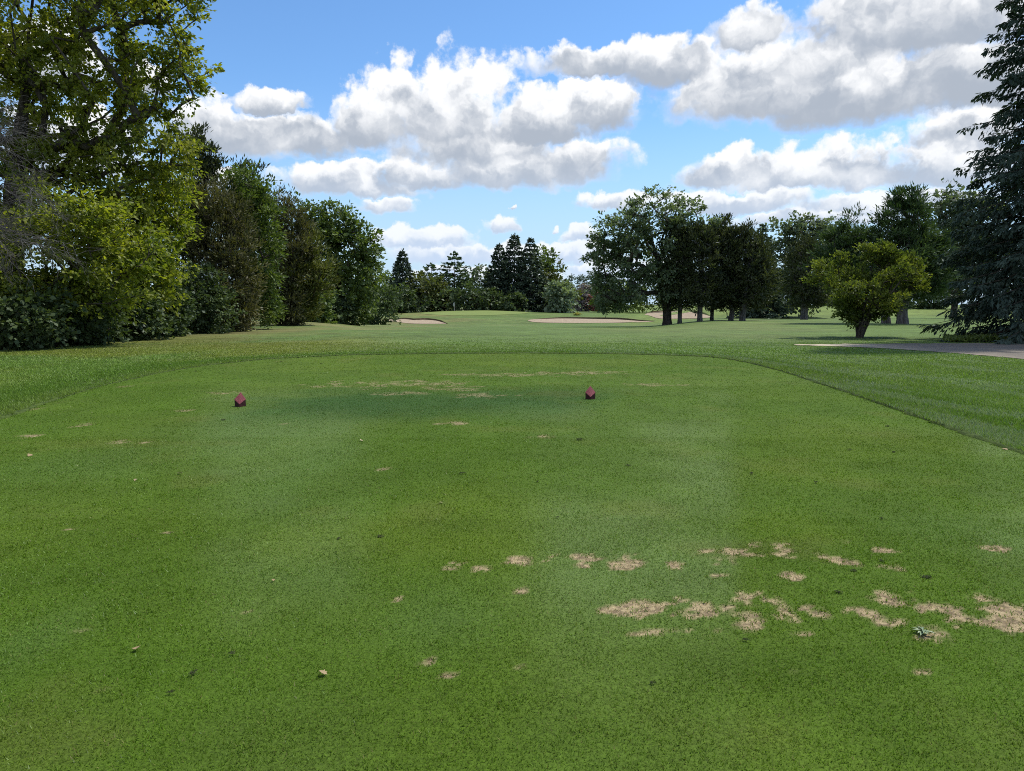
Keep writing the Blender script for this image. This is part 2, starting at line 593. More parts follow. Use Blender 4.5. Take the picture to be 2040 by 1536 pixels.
# ---------------------------------------------------------------- tee
BARE_PX = [  # worn and bare spots on the tee: px, py, half width, half height in the photograph
    (905, 1128, 15, 8), (955, 1137, 13, 6), (1045, 1122, 28, 7), (1170, 1112, 25, 6), (1160, 1130, 8, 4), (1235, 1107, 18, 6), (1250, 1130, 25, 7),
    (1345, 1130, 15, 5), (1435, 1110, 46, 11), (1410, 1132, 15, 5), (1455, 1125, 9, 5), (1565, 1102, 22, 9), (1580, 1156, 15, 7), (1490, 1158, 10, 5),
    (1435, 1152, 14, 3), (1660, 1122, 25, 8), (1700, 1125, 15, 8), (1765, 1138, 18, 8), (1690, 1088, 8, 5), (1835, 1095, 20, 4), (1975, 1098, 20, 4),
    (1100, 1110, 12, 4), (1500, 1090, 12, 4), (1760, 1105, 18, 5), (1920, 1128, 14, 4),
    (1280, 1217, 40, 11), (1240, 1245, 15, 5), (1205, 1262, 30, 8), (1275, 1265, 22, 6), (1390, 1220, 46, 16), (1360, 1262, 20, 6), (1460, 1255, 36, 11),
    (1525, 1208, 30, 15), (1475, 1225, 30, 12), (1570, 1240, 18, 18), (1650, 1228, 32, 14), (1700, 1222, 25, 8), (1770, 1200, 42, 12), (1720, 1250, 26, 8),
    (1810, 1250, 42, 13), (1850, 1272, 32, 13), (1880, 1215, 36, 12), (1950, 1250, 42, 14), (1990, 1215, 32, 14), (2025, 1235, 34, 14), (2080, 1225, 40, 16),
    (2130, 1245, 40, 14),
    (855, 1325, 14, 6), (1030, 1340, 30, 8), (895, 1353, 12, 5), (1845, 1348, 20, 8), (1590, 1350, 12, 5), (1045, 1182, 9, 5), (1130, 1445, 16, 8),
    (332, 1064, 14, 5), (490, 1225, 13, 6), (152, 1266, 17, 6), (757, 938, 9, 3), (795, 1198, 9, 4), (138, 1060, 12, 3), (382, 1360, 18, 13),
    (880, 1008, 10, 3), (655, 1026, 9, 3), (190, 1385, 20, 7), (360, 1470, 30, 12), (700, 1480, 28, 12), (1320, 1510, 40, 14), (850, 1390, 20, 8),
    (720, 768, 92, 7), (820, 766, 85, 6), (905, 775, 62, 6), (800, 786, 62, 4), (965, 790, 52, 5), (1010, 748, 105, 3.5), (1160, 744, 85, 3),
    (900, 846, 36, 4), (1080, 872, 40, 3), (1000, 880, 30, 3), (560, 846, 24, 4), (1310, 768, 60, 3),
    (375, 820, 20, 3), (165, 850, 24, 4), (70, 870, 32, 4), (260, 884, 42, 4), (55, 818, 25, 4), (440, 785, 30, 3), (250, 772, 18, 2),
]
TINT_PX = [  # (px, py, half w, half h, kind): darker turf, paler blue-green turf, yellower turf
    (900, 805, 330, 34, 'dark'), (640, 812, 170, 22, 'dark'), (1120, 790, 160, 22, 'dark'), (1040, 830, 120, 22, 'blue'),
    (640, 920, 90, 55, 'blue'), (520, 1000, 140, 55, 'blue'), (880, 1240, 140, 80, 'blue'),
    (60, 1290, 120, 130, 'blue'), (1900, 1060, 180, 60, 'blue'), (520, 850, 160, 40, 'blue'), (170, 930, 200, 40, 'blue'),
    (1700, 900, 240, 70, 'yellow'), (950, 970, 170, 70, 'yellow'), (330, 1050, 240, 80, 'yellow'), (980, 725, 420, 14, 'yellow'), (1600, 1060, 160, 50, 'yellow'),
    (700, 1080, 240, 50, 'yellow'), (1600, 1330, 300, 50, 'deep'), (250, 1330, 260, 60, 'deep'), (700, 1160, 200, 50, 'deep'),
]


def to_world(px, py, hw, hh):
    c = ground_at(px, py); e = ground_at(px + hw, py); a = ground_at(px, py - hh); b = ground_at(px, py + hh)
    return c[0], c[1], abs(e[0] - c[0]), max(abs(a[1] - b[1]) / 2, .02)


def _worn(px, py, hw, hh):
    k = 1.0 if (py > 1085 and py < 1290 and px > 880) else .62
    if py < 800:
        k = .8
    return to_world(px, py, hw * k * (1.35 if py > 1190 and k == 1 else 1.1), hh * k * (1.1 if k == 1 else 1))


BARE = [_worn(*b) for b in BARE_PX if b[1] < 1386]
TINT = [to_world(*b[:4]) + (b[4],) for b in TINT_PX]


def tee_bare(x, y):
    s = np.zeros(np.shape(x))
    near = fbm(x / .17, y / .15, 71, 5, .72)
    mid = fbm(x / .28, y / .3, 72, 3)
    for cx, cy, rx, ry in BARE:
        k = max(rx, ry) * 2.0
        sel = (np.abs(x - cx) < rx * 2.0) & (np.abs(y - cy) < ry * 2.2)
        if not sel.any():
            continue
        q = 1.7 - blob(x[sel], y[sel], cx, cy, rx, ry)
        s[sel] = np.maximum(s[sel], np.clip(q, 0, 1))
    return sstep(s * .58 + (near - .5) * 3.1 + (mid - .5) * .7, .36, .66) * (s > .02) * (1 - .45 * sstep(y, 9, 11))


TONES = {'dark': (.040, .088, .024), 'blue': (.092, .148, .046), 'yellow': (.106, .150, .016), 'deep': (.064, .116, .012)}


def tee_colour(x, y):
    n1 = fbm(x / 2.2, y / 2.2, 31, 4)
    n2 = fbm(x / .5, y / .5, 41, 3)
    c = lerp3((.079, .130, .017), (.104, .148, .025), sstep(n1, .3, .7))
    f = x / (np.maximum(y, .5) + .3) + .02 * (n1 - .5)             # mower lanes fan out from the back of the tee
    lane = np.zeros(np.shape(x))
    for f0, f1, e0, e1 in [(.02, .305, .06, .022), (-.42, -.19, .05, .05), (.62, .9, .02, .02)]:
        lane = np.maximum(lane, sstep(f, f0 - e0, f0 + e0) * (1 - sstep(f, f1 - e1, f1 + e1)))
    lane = lane * (1 - .8 * sstep(y, 11, 15)) * (.25 + .75 * sstep(y + 2.5 * (n1 - .5), 2.6, 4.6)) * (.55 + .9 * sstep(n1, .3, .6)) 
    c = lerp3(c, (.114, .166, .052), lane * .64)
    c = lerp3(c, (.078, .134, .013), (1 - lane) * .5)
    for cx, cy, rx, ry, kind in TINT:
        q = 1 - blob(x, y, cx, cy, rx * 1.5, ry * 1.5) + (n1 - .5) * 1.1 + (n2 - .5) * .5
        c = lerp3(c, TONES[kind], sstep(q, .05, .95) * (.85 if kind == 'dark' else .42))
    dry = sstep(fbm(x / .9, y / .9, 51, 4), .62, .80) * .22
    c = lerp3(c, (.150, .140, .050), dry)
    return c * (0.72 + .26 * n2)[..., None]


def build_tee():
    m, N = new_mat('tee_soil_and_turf')
    base = attr(N, 'turf', 'Color')
    bare = attr(N, 'bare', 'Fac')
    pos = N.new('ShaderNodeNewGeometry').outputs['Position']
    fine = N.noise(pos, 70.0, 4.0, 0.7)
    fine2 = N.noise(pos, 22.0, 4.0, 0.65)
    k = N.m('ADD', N.m('MULTIPLY', N.m('SUBTRACT', fine, .5), 1.9), .92)
    k = N.m('ADD', k, N.m('MULTIPLY', N.m('SUBTRACT', fine2, .5), .5))
    green = N.vm('MULTIPLY', N.vm('SCALE', base, scale=N.m('MAXIMUM', k, .25)), (.93, 1.01, .74))
    soil = N.mix(N.smooth(fine2, .38, .62), (.15, .112, .066, 1), (.33, .262, .148, 1))
    soil = N.mix(N.smooth(fine, .52, .7), soil, (.43, .35, .205, 1))
    col = N.mix(bare, green, soil)
    finish(N, principled(N, col, 0.9, 0.12, bump(N, N.m('ADD', fine, fine2), 0.7, 0.012)))
    vs, fs, off = [], [], 0
    for y0, y1, sy, sx in [(-6, 1.6, .4, .4), (1.6, 6.4, .036, .036), (6.4, 23.8, .11, .085)]:
        ny = int(round((y1 - y0) / sy)); xs = np.arange(-9.4, 7.6, sx)
        X, Y = np.meshgrid(xs, np.linspace(y0, y1, ny + 1))
        keep = inside(TEE, X, Y) & (np.abs(X) < np.maximum(Y, 1) * 1.1 + 2.5)
        cell = keep[:-1, :-1] & keep[:-1, 1:] & keep[1:, 1:] & keep[1:, :-1]
        idx = np.arange(X.size).reshape(X.shape)
        f = np.stack([idx[:-1, :-1], idx[:-1, 1:], idx[1:, 1:], idx[1:, :-1]], -1)[cell]
        used, inv = np.unique(f, return_inverse=True)
        v = np.stack([X, Y, np.full(X.shape, .012)], -1).reshape(-1, 3)[used]
        vs.append(v); fs.append(inv.reshape(-1, 4) + off); off += len(v)
    v = np.concatenate(vs); f = np.concatenate(fs)
    v[:, 2] += .012 * fbm(v[:, 0] / 1.5, v[:, 1] / 1.5, 61, 2)
    bare_v = tee_bare(v[:, 0], v[:, 1])
    v[:, 2] -= bare_v * .006
    o = mesh_arrays('tee', v, f, 4, m, attrs={'turf': tee_colour(v[:, 0], v[:, 1]), 'bare': bare_v}, smooth=True)
    tag(o, 'closely mown tee with tan worn patches', 'tee', kind='structure')


build_tee()


def rough_edge():
    """the turf of the rough stands a few centimetres above the shaven tee"""
    line = catmull(TEE[1:-1], 14, closed=False)
    d = np.gradient(line, axis=0)
    nrm = np.stack([d[:, 1], -d[:, 0]], 1)
    nrm /= np.linalg.norm(nrm, axis=1, keepdims=True)
    sgn = np.sign(-tee_distance(line[:, 0] + nrm[:, 0] * .3, line[:, 1] + nrm[:, 1] * .3))
    nrm *= sgn[:, None]
    wob = .12 * (fbm(np.arange(len(line)) * .9, np.zeros(len(line)), 19, 3) - .5)
    rows = [(-.012, .0), (.012, .038), (.10, .044), (.5, .034), (1.6, -.02)]
    v = np.concatenate([np.concatenate([line + nrm * (o + wob[:, None]), np.full((len(line), 1), z)], 1) for o, z in rows])
    n = len(line)
    f = np.array([(r * n + i, r * n + i + 1, (r + 1) * n + i + 1, (r + 1) * n + i) for r in range(4) for i in range(n - 1)])
    m, N = new_mat('rough_edge_turf')
    pos = N.new('ShaderNodeNewGeometry').outputs['Position']
    k = N.noise(pos, 14.0, 4.0, .7)
    finish(N, principled(N, N.mix(N.smooth(k, .3, .7), (.030, .048, .012, 1), (.070, .105, .024, 1)), .9, .1, bump(N, k, .8, .03)))
    o = mesh_arrays('rough_edge', v, f, 4, m, smooth=True)
    tag(o, 'raised turf edge of the rough around the tee', 'turf edge', kind='structure')


rough_edge()


# ---------------------------------------------------------------- cart path, bunkers, greens
def build_path():
    m, N = new_mat('worn_path')
    pos = N.new('ShaderNodeNewGeometry').outputs['Position']
    x, y, z = N.sep(pos)
    n = N.noise(pos, 14.0, 6.0, .7)
    w = N.noise(N.vm('MULTIPLY', pos, (.35, 1.6, 1)), 1.0, 4.0, .6)
    grey = N.mix(N.smooth(N.m('ADD', n, N.m('MULTIPLY', w, .8)), .6, 1.15), (.100, .088, .074, 1), (.200, .178, .148, 1))
    sandy = N.smooth(N.m('ADD', x, N.m('MULTIPLY', w, 4.0)), 17.5, 14.0)
    col = N.mix(sandy, grey, (.40, .34, .25, 1))
    finish(N, principled(N, col, .9, .15, bump(N, n, .6, .02)))
    top = np.array([ground_at(*p)[:2] for p in [(1575, 687), (1640, 686), (1720, 685.4), (1850, 684.6), (1950, 684), (2040, 683.6), (2200, 684), (2500, 690)]])
    bot = np.array([ground_at(*p)[:2] for p in [(1585, 688.2), (1655, 690), (1745, 693.4), (1850, 700), (1950, 708), (2040, 716), (2200, 731), (2500, 762)]])
    s = np.linspace(0, 1, 90); k = np.linspace(0, 1, len(top))
    T = np.stack([np.interp(s, k, top[:, i]) for i in (0, 1)], 1); B = np.stack([np.interp(s, k, bot[:, i]) for i in (0, 1)], 1)
    T += (fbm(s * 40, s * 0, 3, 3)[:, None] - .5) * [0.1, .7]; B += (fbm(s * 40, s * 0 + 5, 4, 3)[:, None] - .5) * [0.1, .5]
    r = np.linspace(0, 1, 9)
    P = T[:, None] * (1 - r[None, :, None]) + B[:, None] * r[None, :, None]
    z = terrain(P[..., 0], P[..., 1]) + .035 - .02 * (2 * np.abs(r - .5))[None, :]
    v = np.concatenate([P, z[..., None]], -1).reshape(-1, 3)
    idx = np.arange(len(v)).reshape(90, 9)
    f = np.stack([idx[:-1, :-1], idx[:-1, 1:], idx[1:, 1:], idx[1:, :-1]], -1).reshape(-1, 4)[:, ::-1]
    o = mesh_arrays('cart_path', v, f, 4, m, smooth=True)
    tag(o, 'worn grey cart path with a sandy end beside the rough', 'path', kind='structure')


build_path()


def sheet(name, outline, lift, mat, rings=10, dip=0.0, parent=None):
    c = outline.mean(0)
    vs = []
    for r in range(rings + 1):
        k = r / rings
        p = c + (outline - c) * k
        z = terrain(p[:, 0], p[:, 1]) + lift - dip * (1 - k ** 2)
        vs.append(np.concatenate([p, z[:, None]], 1))
    n = len(outline)
    v = np.concatenate(vs)
    f = []
    for r in range(rings):
        for i in range(n):
            f.append((r * n + i, r * n + (i + 1) % n, (r + 1) * n + (i + 1) % n, (r + 1) * n + i))
    o = mesh_py(name, v, f, mat, parent, smooth=True)
    return o


def sand_mat():
    m, N = new_mat('bunker_sand')
    pos = N.new('ShaderNodeNewGeometry').outputs['Position']
    n = N.noise(pos, 2.5, 5.0, .65)
    col = N.mix(N.smooth(n, .3, .7), (.26, .20, .14, 1), (.38, .31, .225, 1))
    finish(N, principled(N, col, .95, .05, bump(N, n, .6, .15)))
    return m


def lip_mat():
    m, N = new_mat('bunker_lip_turf')
    pos = N.new('ShaderNodeNewGeometry').outputs['Position']
    n = N.noise(pos, 3.0, 5.0, .65)
    col = N.mix(N.smooth(n, .3, .7), (.075, .11, .03, 1), (.13, .15, .05, 1))
    finish(N, principled(N, col, .95, .1, bump(N, n, .8, .1)))
    return m


SAND, LIP = sand_mat(), lip_mat()
m_, N_ = new_mat('shaded_bank_soil')
n_ = N_.noise(N_.new('ShaderNodeNewGeometry').outputs['Position'], 2.0, 5.0, .65)
finish(N_, principled(N_, N_.mix(N_.smooth(n_, .3, .7), (.045, .035, .022, 1), (.10, .075, .045, 1)), .95, .05))
SHADED_SOIL = m_


def bunker(label, px_outline, back, height):
    o2 = catmull([ground_at(*p)[:2] for p in px_outline], 6)
    b = sheet('bunker', o2, .06, SAND, dip=.05)
    tag(b, label, 'bunker', kind='structure')
    line = catmull([ground_at(*p)[:2] for p in back], 6, closed=False)
    n = len(line)
    w = np.minimum(1, np.minimum(np.arange(n), np.arange(n)[::-1]) / 5.0)
    nz = 0.75 + .5 * fbm(np.arange(n) * .35, np.zeros(n), 9, 3)
    z0 = terrain(line[:, 0], line[:, 1])
    h = height * w * nz
    rows = [(-.15, -.1 + 0 * h, 0), (-.05, h * .55 + .05, 0), (.10, h + .06, 0), (.7, h + .08, 0), (1.8, h * .6 + .03, 0), (3.4, -.15 + 0 * h, 0)]
    v = []
    for dy, dz, _ in rows:
        zz = terrain(line[:, 0], line[:, 1] + dy)
        v.append(np.stack([line[:, 0], line[:, 1] + dy, np.where(dy < .5, z0, zz) + dz], 1))
    v = np.concatenate(v)
    def quads(r0, r1):
        return [(r * n + i, r * n + i + 1, (r + 1) * n + i + 1, (r + 1) * n + i) for r in range(r0, r1) for i in range(n - 1)]
    mesh_py('shaded_soil_face', v, quads(0, 2), SHADED_SOIL, b, True)  # dark soil colour stands in for the shadow under the lip
    mesh_py('grass_lip', v, quads(2, 5), LIP, b, True)


bunker('pale sand bunker on the near slope of the green, towards the tall hedgerow',
       [(760, 638.5), (790, 636.8), (808, 636.5), (826, 638.2), (845, 637.6), (862, 638.5), (876, 641), (889, 645), (862, 645.6), (820, 645), (790, 641.5)],
       [(770, 637.6), (808, 636.2), (826, 638), (845, 637.3), (862, 638.2), (876, 640.7), (891, 645)], .30)
bunker('long pale sand bunker between the green and the big spreading tree',
       [(1053, 638), (1080, 635.5), (1130, 635), (1190, 636), (1240, 637.5), (1305, 640), (1270, 642), (1220, 643.5), (1150, 644), (1080, 643), (1058, 641)],
       [(1060, 636.5), (1130, 634.6), (1190, 635.6), (1240, 637), (1305, 639.6)], .28)
bunker('shaded brownish bunker seen between the trunks of the cedar grove',
       [(1284, 627), (1300, 622.5), (1340, 620.5), (1380, 622), (1402, 626), (1420, 632), (1385, 635), (1335, 635.5), (1302, 632)],
       [(1290, 624), (1305, 621.5), (1340, 620), (1380, 621.5), (1402, 625.5), (1420, 631.5)], .30)


def build_greens():
    m, N = new_mat('putting_turf')
    pos = N.new('ShaderNodeNewGeometry').outputs['Position']
    n = N.noise(N.vm('MULTIPLY', pos, (.3, 1, 1)), .8, 4.0, .6)
    col = N.mix(N.smooth(n, .3, .7), (.140, .190, .052, 1), (.178, .220, .070, 1))
    finish(N, principled(N, col, .9, .15))
    t = np.linspace(0, 2 * np.pi, 56, endpoint=False)
    for cx, cy, rx, ry, lab in [(-9.5, 181, 12.5, 11, 'smooth pale putting green with the flagstick'),
                                (45, 152, 13, 7, 'smooth pale putting green behind the cedar grove')]:
        k = 1 + .08 * np.sin(2 * t + 1) + .05 * np.sin(3 * t)
        o = sheet('putting_green', np.stack([cx + rx * k * np.cos(t), cy + ry * k * np.sin(t)], 1), .05, m, 12)
        tag(o, lab, 'putting green', kind='structure')


build_greens()

# ---------------------------------------------------------------- trees
def unit(v):
    return v / np.maximum(np.linalg.norm(v, axis=-1, keepdims=True), 1e-9)


def leaf_quads(P, A, Nn, L, W):
    """diamond leaves: foot P, direction A, facing Nn, length L, width W (arrays)"""
    A = unit(A)
    S = unit(np.cross(A, Nn))
    up = np.cross(S, A)
    L = np.broadcast_to(L, len(P))[:, None]; W = np.broadcast_to(W, len(P))[:, None]
    mid = P + A * L * .48 + up * L * .06
    v = np.stack([P, mid + S * W * .5, P + A * L, mid - S * W * .5], 1).reshape(-1, 3)
    f = np.arange(len(P) * 4).reshape(-1, 4)
    return v, f


def tubes(segs, sides=5):
    """segs: list of (p0, p1, r0, r1) -> frustums"""
    a = np.array([s[0] for s in segs]); b = np.array([s[1] for s in segs])
    r0 = np.array([s[2] for s in segs])[:, None, None]; r1 = np.array([s[3] for s in segs])[:, None, None]
    d = unit(b - a)
    ref = np.where(np.abs(d[:, 2:3]) > .9, np.array([[1., 0, 0]]), np.array([[0, 0, 1.]]))
    e1 = unit(np.cross(d, ref)); e2 = np.cross(d, e1)
    t = np.linspace(0, 2 * np.pi, sides, endpoint=False)
    ring = e1[:, None] * np.cos(t)[None, :, None] + e2[:, None] * np.sin(t)[None, :, None]
    b = b + d * r1[:, 0] * .4
    v = np.concatenate([a[:, None] + ring * r0, b[:, None] + ring * r1], 1).reshape(-1, 3)
    k = np.arange(sides); k2 = (k + 1) % sides
    f = np.stack([k, k2, k2 + sides, k + sides], 1)[None] + (np.arange(len(segs)) * 2 * sides)[:, None, None]
    return v, f.reshape(-1, 4)


def grow(rng, trunk, targets, tip=.012, power=2.2, bend=.18, zpen=1.6, step=.6):
    """branches that leave the trunk polyline and reach every target; radii follow the pipe model"""
    pts = [np.array(p, float) for p in trunk]
    par = [i - 1 for i in range(len(trunk))]
    order = np.argsort(np.linalg.norm(targets - np.array(trunk[len(trunk) // 2]), axis=1))
    ends = []
    first = max(1, int(len(trunk) * .30))
    for k in order:
        T = targets[k]
        arr = np.array(pts)
        dv = T - arr
        cost = np.linalg.norm(dv, axis=1) + zpen * np.maximum(0, arr[:, 2] - T[2] + .25 * np.hypot(dv[:, 0], dv[:, 1]))
        hor = np.hypot(dv[:, 0], dv[:, 1])
        cost += 1.2 * np.maximum(0, dv[:, 2] - 1.3 * hor - .6)         # few bolt upright shoots
        cost[:first] += 50
        j = int(np.argmin(cost))
        p0 = pts[j]
        L = np.linalg.norm(T - p0)
        n = max(1, int(L / step))
        sag = np.array([rng.normal(0, .3), rng.normal(0, .3), 1.0]) * L * bend
        prev = j
        for q in range(1, n + 1):
            s = q / n
            p = p0 * (1 - s) + T * s + sag * s * (1 - s) + (rng.normal(0, .05, 3) * L * .3 if q < n else 0)
            pts.append(p); par.append(prev); prev = len(pts) - 1
        ends.append(prev)
    area = np.zeros(len(pts))
    for e in ends:
        area[e] += tip ** power
    for i in range(len(pts) - 1, 0, -1):
        if area[i] == 0:
            area[i] = tip ** power
        area[par[i]] += area[i]
    rad = area ** (1 / power)
    return pts, par, rad


def build_wood(name, pts, par, rad, trunk_n, base_r, material, parent, min_r=0.0, sides=6):
    rad = np.array(rad)
    k = base_r / max(rad[0], 1e-6)
    r = np.where(np.arange(len(rad)) < trunk_n, rad * k, np.minimum(rad * k, base_r * .6))
    r = np.maximum(r, min_r)
    segs = []
    for i in range(1, len(pts)):
        a = pts[par[i]]
        ra = r[par[i]] if (i < trunk_n or par[i] >= trunk_n) else min(r[par[i]], r[i] * 1.5)
        if r[i] < min_r * .5:
            continue
        segs.append((a, pts[i], ra, r[i]))
    # root flare
    b = np.array(pts[0])
    segs.insert(0, (b - [0, 0, .25], b + [0, 0, .35], base_r * 1.3, base_r * 1.0))
    v, f = tubes(segs, sides)
    return mesh_arrays(name, v - np.array(parent.location), f, 4, material, parent, smooth=True)


def in_lobes(rng, lobes, n, shell=.55):
    """points in a set of ellipsoids, more of them towards the outside"""
    vol = np.array([(l[3] * l[4] * l[5]) ** .72 for l in lobes])
    pick = rng.choice(len(lobes), n, p=vol / vol.sum())
    L = np.array(lobes)[pick]
    d = unit(rng.normal(size=(n, 3)))
    r = rng.random(n) ** (1 / 3.0)
    r = np.where(rng.random(n) < shell, .78 + .26 * rng.random(n), r)
    r = np.where(rng.random(n) < .09, 1.02 + .24 * rng.random(n), r)     # stray boughs break the outline
    off = d * r[:, None]
    return L[:, :3] + off * L[:, 3:6], off


def px_lobes(lobes, d, squash=.85):
    """ellipsoids given in photograph pixels at depth d: (px, py, half w, half h[, depth shift m])"""
    out = []
    for l in lobes:
        dd = d + (l[4] if len(l) > 4 else 0.0)
        c = at(l[0], l[1], dd)
        rx, rz = l[2] * dd / FPX, l[3] * dd / FPX
        out.append((c[0], c[1], c[2], rx, max(rx, .6 * rz) * squash, rz))
    return out


def broadleaf(name, label, base_px, d, lobes, mat, seed, clusters=160, leaves=60, leaf=.14, spread=.55, bark=None, trunk_r=.2, fork=.35,
              droop=.25, stems=1, group=None, category='tree', shell=.6, flat=.6, aspect=.75, upright=0.0, twig=.012, squash=.85, lean=0.0, wood_sides=6,
              min_r=.0):
    rng = np.random.default_rng(seed)
    bx = at(base_px, HORIZON, d)[0]
    base = np.array([bx, d, float(terrain(bx, d))])
    root = empty(name, base)
    tag(root, label, category, group)
    LB = px_lobes(lobes, d, squash)
    if category == 'shrub':                                         # leafy down to the ground
        LB = [(a, b, (c + h + base[2]) / 2, e, g, max((c + h - base[2]) / 2, .2)) for a, b, c, e, g, h in LB]
    C, off = in_lobes(rng, LB, clusters, shell)
    C[:, 2] = np.maximum(C[:, 2], base[2] + .25)
    cen = C.mean(0)
    top = C[:, 2].max()
    hz = base[2] + (top - base[2]) * fork
    # trunk: rises to the fork and on into the crown
    npt = 9
    tgt = np.array([cen[0] + lean, cen[1], base[2] + (top - base[2]) * .82])
    trunk = []
    for i in range(npt):
        s = i / (npt - 1)
        xy = base[:2] * (1 - s ** 1.6) + tgt[:2] * s ** 1.6 + rng.normal(0, .05, 2) * (0 < i)
        trunk.append(np.array([xy[0], xy[1], base[2] + (tgt[2] - base[2]) * s]))
    allv = []
    pts, par, rad = grow(rng, trunk, C, tip=twig)
    build_wood('trunk', pts, par, rad, npt, trunk_r, bark or BARK, root, min_r=min_r, sides=wood_sides)
    if stems > 1:                                                   # a fan of stems from the same foot
        low = np.argsort(C[:, 2])[:max(stems * 6, 12)]
        sg = []
        for k in range(stems):
            az = 6.283 * k / stems + rng.normal(0, .25)
            T = C[low[rng.integers(len(low))]] * .35 + .65 * (cen + np.array([math.cos(az), math.sin(az), 0]) * np.array([LB[0][3] * 1.6, LB[0][4] * 1.4, 0]))
            p = base + np.array([math.cos(az), math.sin(az), 0]) * trunk_r * .5
            prev = p - [0, 0, .1]
            for q in range(1, 7):
                z = q / 6
                c = p * (1 - z) + T * z + np.array([0, 0, .25 * (T[2] - p[2]) * z * (1 - z)]) + rng.normal(0, .03, 3)
                sg.append((prev, c, trunk_r * .38 * (1.1 - .75 * (q - 1) / 6), trunk_r * .38 * (1.1 - .75 * q / 6)))
                prev = c
        v, f = tubes(sg, 6)
        mesh_arrays('stems', v - base, f, 4, bark or BARK, root, smooth=True)
    # leaves
    n = clusters * leaves
    ci = np.repeat(np.arange(clusters), leaves)
    size = spread * (0.6 + .8 * rng.random(clusters))[ci][:, None]
    K = 6                                                           # leaves sit along a few twigs of each bough
    tw = unit(rng.normal(size=(clusters, K, 3)) * [1, 1, flat] + unit(C - cen)[:, None] * .45 + np.array([0, 0, upright * .8 - droop * .5]))
    tk = tw[ci, rng.integers(0, K, n)]
    o = tk * size * (1.25 * rng.random(n) ** .75)[:, None] + rng.normal(size=(n, 3)) * [1, 1, flat] * size * .20
    P = C[ci] + o
    P[:, 2] = np.maximum(P[:, 2], terrain(P[:, 0], P[:, 1]) + .03)
    out = unit(P - cen + 1e-6)
    axis = unit(o + rng.normal(0, .6, (n, 3)) * size + out * .35 * size + np.array([0, 0, -droop + upright])[None] * size)
    nrm = unit(rng.normal(0, .6, (n, 3)) + np.array([0, 0, .6]) + out * .75)
    Ls = leaf * (.65 + .7 * rng.random(n))
    v, f = leaf_quads(P, axis, nrm, Ls, Ls * aspect)
    tint = np.clip((.45 + .25 * rng.normal(size=clusters))[ci] + rng.normal(0, .16, n), 0, 1)
    mesh_arrays('crown', v - base, f, 4, mat, root, attrs={'tint': tint})
    return root


